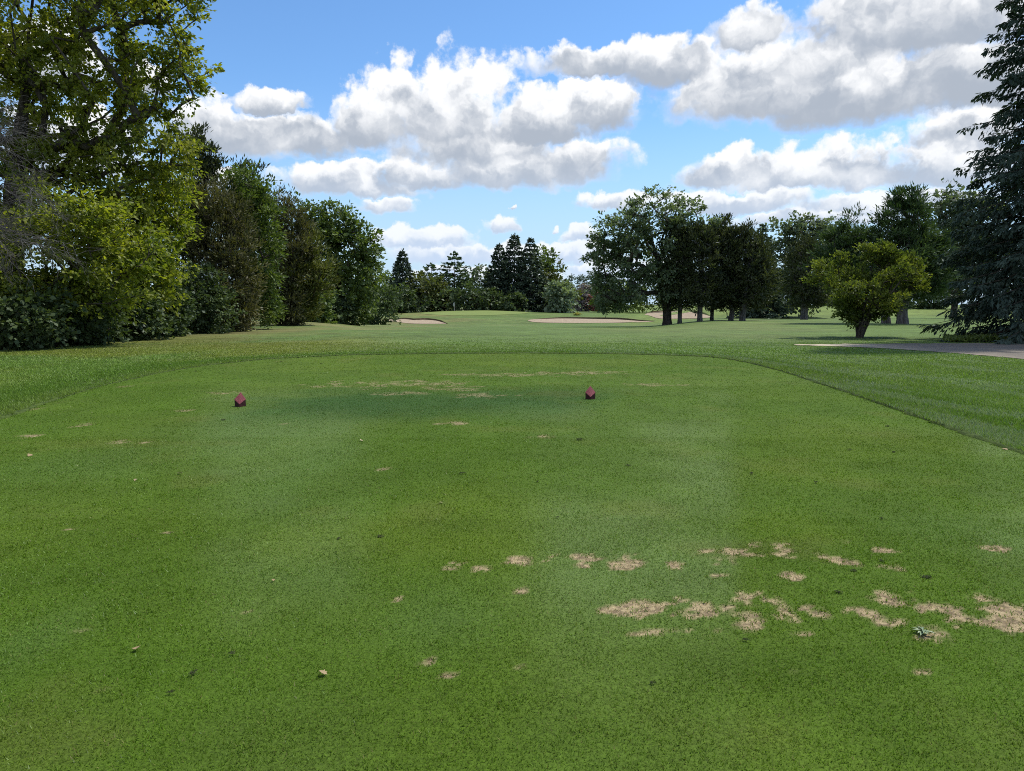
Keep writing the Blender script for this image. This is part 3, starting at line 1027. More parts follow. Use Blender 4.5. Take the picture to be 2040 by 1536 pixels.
def spruce(name, label, base_px, d, top_py, half_px, mat, seed, whorls=26, per=9, twigs=14, blade=.5, width=.09, base_h=.06, power=.8, droop=.45,
           trunk_r=.22, group=None, tips=1.0, sprigs=2, base_pt=None, height=None, radius=None, bark=None, curl=.35, category='tree', irregular=.18, min_el=None,
           side_sag=.35, hang=.10):
    """a conifer of whorled boughs: trunk, curved boughs, flat sprays of side twigs set with needle blades"""
    rng = np.random.default_rng(seed)
    if base_pt is None:
        bx = at(base_px, HORIZON, d)[0]
        base = np.array([bx, d, float(terrain(bx, d))])
        height = at(base_px, top_py, d)[2] - base[2]
        radius = half_px * d / FPX
    else:
        base = np.array(base_pt, float)
    root = empty(name, base)
    tag(root, label, category, group)
    segs = []
    tp = [base + [0, 0, -.2], base + [0, 0, height * .33], base + [rng.normal(0, .05), rng.normal(0, .05), height * .7], base + [0, 0, height * .99]]
    tr = [trunk_r * 1.25, trunk_r * .8, trunk_r * .38, .02]
    for i in range(3):
        segs.append((tp[i], tp[i + 1], tr[i], tr[i + 1]))
    P, A, Nn, Ls, Ws, T = [], [], [], [], [], []
    for w in range(whorls):
        t = (w + rng.random() * .7) / whorls
        h = base_h + (1 - base_h) * t
        R = radius * (1 - t) ** power
        k = max(3, int(per * (.45 + .55 * (1 - t)) + .5))
        az0 = rng.random() * 6.28
        for b in range(k):
            az = az0 + b * 6.283 / k + rng.normal(0, .22)
            Lb = R * (1 - irregular + 2 * irregular * rng.random()) + .12
            dir_ = np.array([math.cos(az), math.sin(az), 0])
            side = np.array([-dir_[1], dir_[0], 0])
            z0 = base[2] + h * height + rng.uniform(-.7, .7) * height / whorls * (1 - t)
            dr = droop * (1 - .75 * t)
            s = np.linspace(.0, 1, 7)
            pts = np.array([base[0], base[1], 0]) + dir_ * (s * Lb)[:, None]
            pts[:, 2] = z0 - dr * Lb * (s ** 1.1) + curl * dr * Lb * s ** 3
            pts += side * (rng.normal(0, .06) * Lb * s ** 2)[:, None]
            g = terrain(pts[:, 0], pts[:, 1]) + .12
            pts[:, 2] = np.maximum(pts[:, 2], g)
            rb = max(.008, trunk_r * .16 * (1 - t) ** .5)
            for i in range(0, 6, 2):
                segs.append((pts[i], pts[i + 2], rb * (1 - s[i]) + .004, rb * (1 - s[i + 2]) + .004))
            # side twigs along the bough
            nt = max(3, int(twigs * (.35 + .65 * Lb / max(radius, .1))))
            st = .16 + .84 * rng.random(nt) ** .8
            at_ = np.stack([np.interp(st, s, pts[:, i]) for i in range(3)], 1)
            sg = np.where(rng.random(nt) < .5, -1.0, 1.0)
            tl = (1.05 - st) * Lb * .42 + .10 * Lb ** .5
            tdir = unit(dir_ * (.75 + .3 * rng.random(nt))[:, None] + side * (sg * (.35 + .6 * rng.random(nt)))[:, None]
                        + np.array([0, 0, 1.0]) * (-side_sag * rng.random(nt) - .05)[:, None])
            for q in range(sprigs):
                m = (q + rng.random(nt)) / sprigs
                pp = at_ + tdir * (tl * m)[:, None] * .9
                dd_ = unit(tdir + rng.normal(0, .38, (nt, 3)) + np.array([0, 0, -hang]))
                P.append(pp); A.append(dd_)
                Nn.append(unit(rng.normal(0, .6, (nt, 3)) + dir_ * .5 + [0, 0, .9]))
                L_ = blade * (.6 + .7 * rng.random(nt)) * (.55 + .45 * (1 - t))
                Ls.append(L_); Ws.append(width * (.7 + .6 * rng.random(nt)))
                T.append(np.clip(.25 + .5 * st + rng.normal(0, .15, nt), 0, 1))
    # leader
    n = 10
    P.append(base + np.array([0, 0, height]) + np.stack([rng.normal(0, .02 * radius, n), rng.normal(0, .02 * radius, n), -rng.random(n) * height * .06], 1))
    A.append(unit(rng.normal(0, .35, (n, 3)) + [0, 0, .8])); Nn.append(unit(rng.normal(size=(n, 3))))
    Ls.append(np.full(n, blade * .7)); Ws.append(np.full(n, width)); T.append(np.full(n, .5))
    v, f = tubes(segs, 5)
    mesh_arrays('trunk', v - base, f, 4, bark or BARK, root, smooth=True)
    P = np.concatenate(P)
    P[:, 2] = np.maximum(P[:, 2], terrain(P[:, 0], P[:, 1]) + .08)
    v, f = leaf_quads(P, np.concatenate(A), np.concatenate(Nn), np.concatenate(Ls), np.concatenate(Ws))
    mesh_arrays('crown', v - base, f, 4, mat, root, attrs={'tint': np.concatenate(T)})
    return root


MAPLE = leaf_mat('maple_leaf', (0.12, 0.15, 0.02), (0.32, 0.32, 0.04), 0.55)
MAPLE_LOW = leaf_mat('young_maple_leaf', (0.125, 0.165, 0.02), (0.33, 0.345, 0.038), 0.52)
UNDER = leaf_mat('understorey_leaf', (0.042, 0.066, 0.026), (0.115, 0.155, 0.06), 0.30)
BUSH = leaf_mat('hawthorn_leaf', (0.068, 0.098, 0.02), (0.225, 0.255, 0.045), 0.40)
SILVER = leaf_mat('silver_maple_leaf', (0.076, 0.11, 0.054), (0.205, 0.255, 0.148), 0.36)
GREENLEAF = leaf_mat('green_leaf', (0.062, 0.096, 0.026), (0.165, 0.215, 0.055), 0.36)
BRIGHT = leaf_mat('bright_green_leaf', (0.062, 0.098, 0.024), (0.16, 0.208, 0.05), 0.34)
OLIVE = leaf_mat('olive_leaf', (0.066, 0.083, 0.024), (0.143, 0.158, 0.042), 0.30)
GREY_LEAF = leaf_mat('grey_green_leaf', (0.08, 0.108, 0.066), (0.205, 0.25, 0.16), 0.32)
PALE_LEAF = leaf_mat('pale_silver_leaf', (0.138, 0.181, 0.112), (0.285, 0.345, 0.225), 0.28)
CEDAR = leaf_mat('cedar_sprays', (0.036, 0.046, 0.022), (0.115, 0.132, 0.06), 0.22)
CEDAR_BROWN = leaf_mat('browning_cedar_sprays', (0.064, 0.068, 0.028), (0.172, 0.158, 0.072), 0.24)
CEDAR_OLIVE = leaf_mat('olive_cedar_sprays', (0.055, 0.068, 0.018), (0.165, 0.178, 0.044), 0.26)
SPRUCE = leaf_mat('spruce_needles', (0.034, 0.052, 0.036), (0.092, 0.125, 0.076), 0.16)
SPRUCE_BLUE = leaf_mat('blue_spruce_needles', (0.022, 0.038, 0.028), (0.078, 0.115, 0.088), 0.14)
PINE = leaf_mat('pine_needles', (0.034, 0.062, 0.026), (0.105, 0.155, 0.058), 0.24)
FAR = leaf_mat('far_leaf', (0.069, 0.095, 0.069), (0.128, 0.158, 0.112), 0.20)
MAUVE = leaf_mat('mauve_leaf', (0.147, 0.129, 0.129), (0.247, 0.217, 0.210), 0.20)
RED = leaf_mat('red_leaf', (0.155, 0.060, 0.052), (0.255, 0.105, 0.083), 0.25)




# --- the tall row along the left of the hole
broadleaf('maple_tree', 'tall yellow-green maple whose limbs overhang the other trees against the sky', 25, 31,
          [(60, 20, 250, 150), (250, 50, 150, 95), (345, 120, 70, 62), (110, 190, 190, 110), (280, 275, 105, 62), (205, 340, 140, 75), (70, 370, 140, 110),
           (330, 320, 60, 50), (90, -170, 300, 150), (330, -60, 90, 70), (150, 440, 140, 60), (-100, 200, 160, 200)],
          MAPLE, 11, clusters=940, leaves=84, leaf=.175, spread=.52, trunk_r=.42, twig=.013, fork=.25, shell=.5, flat=.62, aspect=.62, min_r=.008)
broadleaf('young_maple_tree', 'bright yellow-green young maple with low boughs beside the bare grey branches', 110, 27.5,
          [(95, 520, 140, 80), (40, 590, 120, 60), (215, 490, 95, 80), (190, 575, 90, 60), (120, 440, 100, 60), (-60, 560, 120, 90)],
          MAPLE_LOW, 12, clusters=420, leaves=70, leaf=.16, spread=.5, trunk_r=.16, aspect=.62, min_r=.006)
broadleaf('young_maple_tree', 'slender yellow-green maple in front of the dark cedars', 285, 34,
          [(285, 440, 75, 90), (300, 530, 55, 60), (255, 560, 80, 70), (330, 410, 50, 70), (250, 480, 70, 60)],
          MAPLE_LOW, 13, clusters=300, leaves=66, leaf=.18, spread=.5, trunk_r=.13, aspect=.62, min_r=.006)
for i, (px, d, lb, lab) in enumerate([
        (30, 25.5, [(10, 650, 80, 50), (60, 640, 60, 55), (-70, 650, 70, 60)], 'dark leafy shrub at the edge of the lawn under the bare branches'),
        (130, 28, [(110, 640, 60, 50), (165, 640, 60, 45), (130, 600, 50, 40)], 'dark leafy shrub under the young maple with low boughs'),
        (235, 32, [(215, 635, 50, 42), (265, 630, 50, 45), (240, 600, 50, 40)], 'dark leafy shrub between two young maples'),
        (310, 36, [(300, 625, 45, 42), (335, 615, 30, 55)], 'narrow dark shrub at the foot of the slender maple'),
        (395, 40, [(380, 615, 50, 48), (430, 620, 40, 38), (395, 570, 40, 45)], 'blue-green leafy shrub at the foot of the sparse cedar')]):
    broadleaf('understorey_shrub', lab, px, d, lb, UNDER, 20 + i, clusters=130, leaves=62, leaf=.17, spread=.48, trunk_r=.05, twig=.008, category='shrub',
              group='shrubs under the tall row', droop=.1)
broadleaf('cedar_tree', 'tall sparse cedar with a thin see-through top', 385, 44,
          [(388, 320, 26, 45), (405, 380, 36, 45), (372, 430, 42, 60), (390, 520, 46, 80), (385, 610, 46, 50), (412, 330, 18, 30)],
          CEDAR, 31, clusters=210, leaves=60, leaf=.30, spread=.55, aspect=.30, upright=.7, trunk_r=.16, droop=0, min_r=.01, shell=.4)
broadleaf('cedar_tree', 'browning cedar with rusty foliage in the middle of the row', 440, 43,
          [(432, 430, 50, 45), (440, 490, 62, 60), (450, 560, 58, 60), (440, 615, 55, 40), (440, 640, 50, 22), (475, 632, 30, 24), (420, 400, 36, 30), (480, 590, 40, 45)],
          CEDAR_BROWN, 32, clusters=280, leaves=66, leaf=.27, spread=.55, aspect=.28, upright=.5, trunk_r=.18, droop=0, min_r=.01)
broadleaf('hedgerow_tree', 'bright green tree with a dark pointed top beside the browning cedar', 492, 47,
          [(490, 385, 36, 42), (500, 440, 48, 55), (512, 510, 40, 60), (505, 580, 42, 50), (470, 430, 40, 50), (525, 610, 30, 26)],
          BRIGHT, 33, clusters=260, leaves=60, leaf=.24, spread=.6, trunk_r=.18, upright=.25, aspect=.5)
broadleaf('cedar_tree', 'dark narrow cedar topping the bright green tree', 488, 50,
          [(482, 362, 20, 30), (505, 380, 22, 36), (495, 420, 36, 50), (520, 440, 28, 50), (500, 520, 45, 80), (500, 600, 45, 40)],
          CEDAR, 34, clusters=170, leaves=60, leaf=.30, spread=.55, aspect=.28, upright=.7, trunk_r=.18, droop=0)
broadleaf('cedar_tree', 'reddish brown cedar with a blunt top between two green trees', 568, 56,
          [(562, 425, 26, 30), (575, 450, 32, 45), (580, 510, 34, 60), (560, 560, 44, 60), (570, 610, 44, 34), (562, 630, 42, 18)],
          CEDAR_BROWN, 35, clusters=200, leaves=62, leaf=.31, spread=.6, aspect=.28, upright=.6, trunk_r=.2, droop=0)
broadleaf('cedar_tree', 'broad olive-green cedar leaning out over the lawn at the end of the row', 590, 57,
          [(600, 495, 40, 36), (615, 540, 44, 42), (590, 560, 50, 50), (570, 600, 46, 42), (640, 560, 22, 30), (555, 620, 36, 24), (545, 520, 24, 60), (590, 630, 44, 16)],
          CEDAR_OLIVE, 36, clusters=260, leaves=64, leaf=.31, spread=.6, aspect=.28, upright=.5, trunk_r=.2, droop=0)
broadleaf('oak_tree', 'big dark green broadleaf tree with a rounded crown ending the row', 668, 84,
          [(650, 605, 34, 24), (625, 440, 34, 38), (665, 450, 50, 42), (705, 480, 46, 38), (735, 500, 20, 34), (660, 510, 60, 50), (700, 550, 50, 46), (640, 540, 44, 60), (690, 590, 50, 34)],
          GREENLEAF, 37, clusters=330, leaves=46, leaf=.40, spread=.85, trunk_r=.35, aspect=.7)
for i, (px, d, lb, mt, lab) in enumerate([
        (610, 72, [(600, 605, 34, 28), (630, 598, 30, 30)], GREENLEAF, 'low green shrub at the foot of the olive-green cedar'),
        (655, 82, [(650, 612, 34, 20), (676, 612, 26, 20)], UNDER, 'dark low shrub hiding the trunk of the rounded broadleaf tree'),
        (690, 88, [(670, 600, 34, 26), (705, 596, 32, 30), (690, 580, 24, 20)], BRIGHT, 'mid-green shrub below the rounded broadleaf tree'),
        (740, 120, [(735, 590, 26, 32), (760, 596, 30, 26)], UNDER, 'dark shrub between the rounded tree and the lone dark spruce')]):
    broadleaf('hedgerow_shrub', lab, px, d, lb, mt, 40 + i, clusters=90, leaves=48, leaf=.36, spread=.7, trunk_r=.07, twig=.01, category='shrub',
              group='shrubs along the far end of the row')


def dead_tree():
    rng = np.random.default_rng(77)
    d = 21.0
    bx = at(-275, HORIZON, d)[0]
    base = np.array([bx, d, 0.0])
    root = empty('bare_tree', base)
    tag(root, 'bare grey tangle of dead branches reaching in from the edge of the picture', 'tree')
    trunk = [base + np.array([.12 * i, 0, .85 * i]) for i in range(11)]
    segs = [(trunk[i], trunk[i + 1], .20 - .013 * i, .187 - .013 * i) for i in range(10)]
    fine = []

    def limb(p, dr, L, r, depth):
        n = 6 if depth < 2 else 4
        for i in range(n):
            dr = unit(dr + rng.normal(0, .16, 3) + np.array([.03, 0, -.055 if depth else -.05]))
            q = p + dr * L / n
            (segs if depth < 2 else fine).append((p, q, r * (1 - .7 * i / n), r * (1 - .7 * (i + 1) / n)))
            if depth < 3 and (i > 0 or depth > 0):
                for _ in range([2, 2, 1][depth]):
                    side = unit(np.cross(dr, rng.normal(size=3)))
                    limb(q, unit(dr * .8 + side * .75 + [0, 0, -.05]), L * (.30 + .25 * rng.random()), max(r * .45, .0052), depth + 1)
            p = q

    for k in range(18):
        h = 2.5 + 4.7 * (k + rng.random()) / 18
        p = base + np.array([.14 * h, 0, h])
        az = rng.normal(0, .75)
        L = (3.1 + .9 * rng.random()) * (1 - .45 * abs(h - 4.9) / 4)
        limb(p, np.array([math.cos(az), math.sin(az) * .8, .22 + .12 * rng.normal()]), L, .035, 0)
    v, f = tubes(segs, 5)
    mesh_arrays('trunk', v - base, f, 4, DEADWOOD, root, smooth=True)
    v, f = tubes(fine, 3)
    mesh_arrays('twigs', v - base, f, 4, DEADWOOD, root)


dead_tree()

# --- behind the green
FARG = 'trees standing behind the green'
spruce('spruce_tree', 'lone dark pointed spruce next to the row of tall trees', 803, 200, 499, 40, SPRUCE, 51, whorls=32, per=11, twigs=16, blade=1.25, width=.42, sprigs=3, group=FARG, trunk_r=.25)
spruce('spruce_tree', 'dark spruce with a thin spire, first of the three tall spruces', 995, 204, 487, 32, SPRUCE, 52, whorls=34, per=9, twigs=16, blade=1.25, width=.42, sprigs=3, group=FARG, power=.62)
spruce('spruce_tree', 'tallest of the three dark spruces behind the green', 1025, 206, 467, 40, SPRUCE, 53, whorls=36, per=10, twigs=16, blade=1.25, width=.42, sprigs=3, group=FARG, power=.62)
spruce('spruce_tree', 'dark spruce with a bare grey trunk, beside the rounded oak', 1057, 203, 474, 46, SPRUCE, 54, whorls=32, per=9, twigs=16, blade=1.25, width=.42, sprigs=3, group=FARG, bark=BARK_GREY, power=.75)
spruce('pine_tree', 'small open pine rising between the lone spruce and the wide pine', 860, 206, 524, 42, PINE, 55, whorls=18, per=7, twigs=16, blade=1.2, width=.45, sprigs=3, group=FARG, droop=-.25, power=.6, irregular=.4)
spruce('pine_tree', 'wide pine with upswept layered boughs near the flagstick', 906, 204, 502, 58, PINE, 56, whorls=20, per=8, twigs=18, blade=1.2, width=.45, sprigs=3, group=FARG, droop=-.28, power=.75, irregular=.3)
for i, (nm, px, d, lb, mt, nc, lab) in enumerate([
        ('shrub', 790, 190, [(790, 598, 34, 24), (815, 604, 24, 20)], UNDER, 60, 'dark bush in front of the lone spruce'),
        ('broadleaf_tree', 850, 198, [(845, 572, 36, 24), (875, 580, 28, 24), (850, 600, 44, 22)], OLIVE, 80, 'low olive-green tree under the small open pine'),
        ('shrub', 905, 194, [(895, 602, 34, 22), (935, 600, 32, 24)], UNDER, 60, 'dark bush right behind the flagstick'),
        ('broadleaf_tree', 950, 212, [(950, 565, 28, 28), (968, 590, 28, 28)], GREY_LEAF, 60, 'thin greyish tree between the wide pine and the spruces'),
        ('shrub', 985, 196, [(975, 602, 30, 22), (1015, 604, 30, 20)], UNDER, 60, 'dark bush at the foot of the first tall spruce'),
        ('oak_tree', 1085, 214, [(1075, 525, 26, 28), (1090, 545, 24, 36), (1080, 590, 30, 34)], GREENLEAF, 80, 'rounded oak showing behind the spruce with the bare trunk'),
        ('broadleaf_tree', 1110, 208, [(1105, 565, 28, 30), (1120, 590, 26, 28), (1090, 600, 30, 22)], OLIVE, 80, 'dark olive tree behind the pale silvery tree'),
        ('silver_tree', 1117, 196, [(1112, 585, 18, 24), (1124, 598, 18, 20), (1110, 606, 16, 16)], PALE_LEAF, 70, 'small pale silvery-green tree at the end of the spruces'),
        ('ornamental_tree', 1158, 260, [(1162, 588, 18, 20), (1150, 604, 16, 14), (1172, 604, 14, 14)], MAUVE, 50, 'greyish mauve small tree in the gap beyond the bunker'),
        ('ornamental_tree', 1186, 262, [(1184, 600, 14, 18), (1180, 586, 10, 12)], MAUVE, 40, 'mauve tree with some reddish leaves beside the spreading tree'),
        ('ornamental_tree', 1195, 255, [(1192, 604, 9, 14)], RED, 20, 'little red-leaved tree in the gap beyond the bunker'),
        ('far_tree', 1160, 420, [(1150, 566, 22, 24), (1175, 564, 26, 22), (1200, 572, 30, 26)], FAR, 90, 'distant grey-green wood showing in the gap between the trees'),
        ('broadleaf_tree', 755, 215, [(750, 566, 28, 30), (770, 585, 30, 30), (725, 560, 24, 40)], GREENLEAF, 70, 'mid-green tree behind the lone spruce'),
        ('far_tree', 1225, 210, [(1215, 596, 26, 20), (1245, 590, 30, 24)], BRIGHT, 70, 'mid-green tree low behind the spreading silver maple'),
        ]):
    broadleaf(nm, lab, px, d, lb, mt, 60 + i, clusters=nc, leaves=34, leaf=.85, spread=1.5, trunk_r=.2, twig=.03, group=FARG, wood_sides=5)

# --- the spreading maple and the cedar grove
broadleaf('silver_maple', 'big spreading silver-green maple with gaps of sky in its crown', 1330, 81,
          [(1312, 428, 62, 38), (1252, 466, 60, 42), (1200, 492, 36, 26), (1372, 436, 46, 40), (1300, 505, 90, 46), (1225, 520, 44, 34), (1250, 566, 62, 40),
           (1385, 480, 40, 40), (1215, 592, 44, 20), (1190, 555, 26, 16), (1320, 560, 60, 44)],
          SILVER, 81, clusters=360, leaves=62, leaf=.34, spread=.70, trunk_r=.50, twig=.02, fork=.3, aspect=.62, shell=.55, min_r=.02)
for i, (px, d, lb, tr, lab) in enumerate([
        (1355, 80, [(1348, 520, 28, 50), (1352, 575, 34, 40), (1345, 480, 18, 30)], .30, 'dark cedar next to the thick trunk of the silver maple'),
        (1395, 79, [(1392, 520, 34, 50), (1395, 575, 38, 36), (1388, 480, 22, 26)], .36, 'dark cedar with a stout trunk, second in the grove'),
        (1419, 82, [(1428, 500, 34, 46), (1432, 560, 36, 48), (1436, 466, 18, 24)], .26, 'dark slim-trunked cedar with the highest top in the grove'),
        (1457, 80, [(1462, 520, 32, 46), (1458, 575, 36, 38), (1468, 485, 20, 24)], .34, 'dark cedar with a pale grey trunk, fourth in the grove'),
        (1480, 79, [(1492, 515, 34, 42), (1500, 565, 38, 46), (1485, 480, 22, 24)], .38, 'dark cedar closing the grove beside the open lawn')]):
    broadleaf('cedar_tree', lab, px, d, lb, CEDAR, 90 + i, clusters=170, leaves=60, leaf=.42, spread=.72, aspect=.28, upright=.5, trunk_r=tr * .8, droop=0,
              group='dark cedars of the grove', bark=BARK_GREY, twig=.014)
# --- right-hand side
spruce('spruce_tree', 'small dark pointed spruce rising behind the cedar grove', 1514, 120, 447, 52, SPRUCE, 101, whorls=32, per=9, twigs=16, blade=.8, width=.27, sprigs=3)
broadleaf('silver_maple', 'grey-green maple behind the lone dark cedar', 1600, 125,
          [(1575, 475, 34, 36), (1620, 480, 44, 40), (1560, 530, 34, 50), (1620, 540, 50, 50), (1650, 480, 30, 40), (1590, 590, 50, 26)],
          GREY_LEAF, 102, clusters=240, leaves=40, leaf=.60, spread=1.1, trunk_r=.4, twig=.02)
broadleaf('cedar_tree', 'lone dark cedar with a rounded crown between the grove and the vase-shaped tree', 1603, 90,
          [(1603, 540, 30, 50), (1590, 580, 28, 32), (1622, 578, 26, 34), (1606, 505, 20, 28)],
          CEDAR, 103, clusters=150, leaves=60, leaf=.45, spread=.75, aspect=.28, upright=.5, trunk_r=.4, droop=0, bark=BARK_GREY)
broadleaf('pine_tree', 'dark green pine with a ragged crown behind the vase-shaped tree', 1767, 61,
          [(1695, 446, 20, 18), (1690, 480, 40, 22), (1720, 500, 46, 26), (1672, 515, 44, 22), (1740, 540, 46, 30), (1690, 548, 50, 24), (1765, 560, 30, 36)],
          PINE, 104, clusters=300, leaves=60, leaf=.38, spread=.55, aspect=.22, upright=.35, trunk_r=.34, droop=0, bark=BARK_GREY, flat=.5)
broadleaf('pine_tree', 'tallest dark pine with plumed boughs, standing behind the vase-shaped tree', 1800, 60,
          [(1806, 404, 26, 20), (1800, 432, 44, 24), (1775, 470, 38, 24), (1830, 470, 44, 24), (1862, 490, 24, 20), (1800, 510, 62, 30), (1845, 530, 44, 26),
           (1850, 565, 36, 22), (1800, 565, 46, 34)],
          PINE, 105, clusters=430, leaves=60, leaf=.38, spread=.55, aspect=.22, upright=.35, trunk_r=.42, droop=0, bark=BARK_GREY, flat=.5)
broadleaf('silver_maple', 'grey-green maple half hidden behind the huge spruce', 1900, 100,
          [(1885, 420, 36, 30), (1925, 415, 40, 34), (1880, 480, 40, 50), (1930, 490, 50, 60), (1870, 550, 36, 36), (1960, 480, 50, 70)],
          GREY_LEAF, 106, clusters=250, leaves=42, leaf=.5, spread=.95, trunk_r=.4, twig=.02)
for i, (px, d, lb, mt, lab) in enumerate([
        (1545, 150, [(1535, 580, 30, 34), (1560, 585, 30, 30)], UNDER, 'dark hedge bush behind the cedar grove'),
        (1650, 170, [(1640, 585, 34, 30), (1680, 590, 34, 28)], UNDER, 'dark hedge bush behind the lone dark cedar'),
        (1740, 180, [(1730, 590, 40, 26), (1780, 585, 34, 30)], UNDER, 'dark hedge bush behind the pine trunks'),
        (1850, 150, [(1840, 585, 36, 30), (1880, 580, 34, 34)], UNDER, 'dark hedge bush between the tallest pine and the huge spruce'),
        (1960, 150, [(1930, 580, 44, 36), (1990, 575, 50, 40), (2060, 570, 60, 50)], UNDER, 'dark hedge bush behind the drooping boughs of the huge spruce'),
        (1470, 190, [(1430, 595, 50, 20), (1480, 592, 50, 24)], UNDER, 'dark hedge bush far behind the trunks of the grove'),
        (1340, 200, [(1300, 592, 50, 24), (1360, 594, 50, 22)], GREENLEAF, 'green hedge bush far behind the silver maple trunk')]):
    broadleaf('hedge_bush', lab, px, d, lb, mt, 110 + i, clusters=70, leaves=40, leaf=.65, spread=1.15, trunk_r=.1, twig=.02, category='shrub', group='bushes of the far hedge')
_r = np.random.default_rng(4)
HAW = []
for _ in range(46):                                                 # tufts that fill a broad heart shape, shoots on top
    hx, hy = _r.uniform(-1, 1), _r.uniform(-1, 1)
    if hx * hx + hy * hy > 1 or (hy > .25 and abs(hx) > .85 - .6 * hy):
        continue
    HAW.append((1728 + 104 * hx, 568 + 62 * hy, _r.uniform(14, 27), _r.uniform(11, 21), _r.uniform(-1.6, 1.6)))
HAW += [(1712, 508, 11, 15), (1768, 500, 11, 17), (1636, 538, 14, 12), (1815, 524, 12, 14), (1742, 512, 16, 12), (1675, 522, 13, 14), (1718, 632, 22, 20),
        (1752, 615, 26, 16), (1690, 616, 24, 16), (1625, 556, 14, 12), (1838, 560, 10, 14)]
broadleaf('hawthorn_tree', 'vase-shaped yellow-green small tree with many stems beside the cart path', 1716, 34.4,
          HAW,
          BUSH, 107, clusters=560, leaves=52, leaf=.125, spread=.25, trunk_r=.15, twig=.012, fork=.12, aspect=.6, upright=.45, droop=0, min_r=.008, stems=8)


def big_spruce():
    g = at(2114, HORIZON, 31.0)
    spruce('spruce_tree', 'huge dark blue-green spruce with drooping boughs at the edge of the cart path', 0, 31.0, 0, 0, SPRUCE_BLUE, 108,
           base_pt=(g[0], 31.0, 0.0), height=25.0, radius=4.2, whorls=52, per=12, twigs=46, blade=.26, width=.09, base_h=.05, power=.54, droop=.58, trunk_r=.34,
           sprigs=7, irregular=.22, curl=.30, side_sag=1.5, hang=.35)


big_spruce()

# ---------------------------------------------------------------- things on the tee
def marker_mat():
    m, N = new_mat('weathered_red_paint')
    tc = N.new('ShaderNodeTexCoord')
    n = N.noise(N.vm('MULTIPLY', tc.outputs['Object'], (1, 1, .25)), 60.0, 5.0, .65)
    n2 = N.noise(tc.outputs['Object'], 14.0, 4.0, .6)
    col = N.mix(N.smooth(n, .35, .68), (.12, .024, .034, 1), (.23, .060, .068, 1))
    col = N.mix(N.smooth(n2, .60, .72), col, (.30, .15, .14, 1))
    finish(N, principled(N, col, .75, .25, bump(N, n, .5, .004)))
    m2, N = new_mat('shaded_red_paint')  # upright sides: their shade is painted in as a near-black red
    tc = N.new('ShaderNodeTexCoord')
    n = N.noise(N.vm('MULTIPLY', tc.outputs['Object'], (.3, 1, 1)), 50.0, 5.0, .65)
    col = N.mix(N.smooth(n, .3, .7), (.022, .009, .009, 1), (.06, .020, .020, 1))
    finish(N, principled(N, col, .85, .2, bump(N, n, .5, .004)))
    return m, m2


def tee_marker(px, py, yaw, label, mats):
    """a square post end sawn off on the slant: two upright faces meet at the near edge, the painted cut slopes up behind them"""
    g = ground_at(px, py)
    root = empty('tee_marker', (g[0], g[1], .018))
    tag(root, label, 'tee marker', 'pair of red tee markers')
    s, b = .058, .004
    c = [(-s, -s), (s, -s), (s, s), (-s, s)]
    hs = [.040, .105, .205, .105]                                   # the corner turned to the camera is the lowest
    rot = math.radians(yaw)
    cr, sr = math.cos(rot), math.sin(rot)
    q = [(x * cr - y * sr, x * sr + y * cr) for x, y in c]
    v = [(x, y, -.02) for x, y in q] + [(x, y, h) for (x, y), h in zip(q, hs)]
    mesh_py('post', v, [(0, 1, 5, 4), (1, 2, 6, 5), (2, 3, 7, 6), (3, 0, 4, 7), (3, 2, 1, 0)], mats[1], root)
    k = 1.035
    t = [(x * k, y * k, h + .0015) for (x, y), h in zip(q, hs)] + [(x * k, y * k, h + .0075) for (x, y), h in zip(q, hs)]
    mesh_py('painted_face', t, [(4, 5, 6, 7), (0, 1, 5, 4), (1, 2, 6, 5), (2, 3, 7, 6), (3, 0, 4, 7), (3, 2, 1, 0)], mats[0], root)


MK = marker_mat()
tee_marker(479, 812, 45 + 12, 'red wedge-cut wooden tee marker nearer the tall row of trees', MK)
tee_marker(1176, 797, 45 - 4, 'red wedge-cut wooden tee marker nearer the cart path', MK)


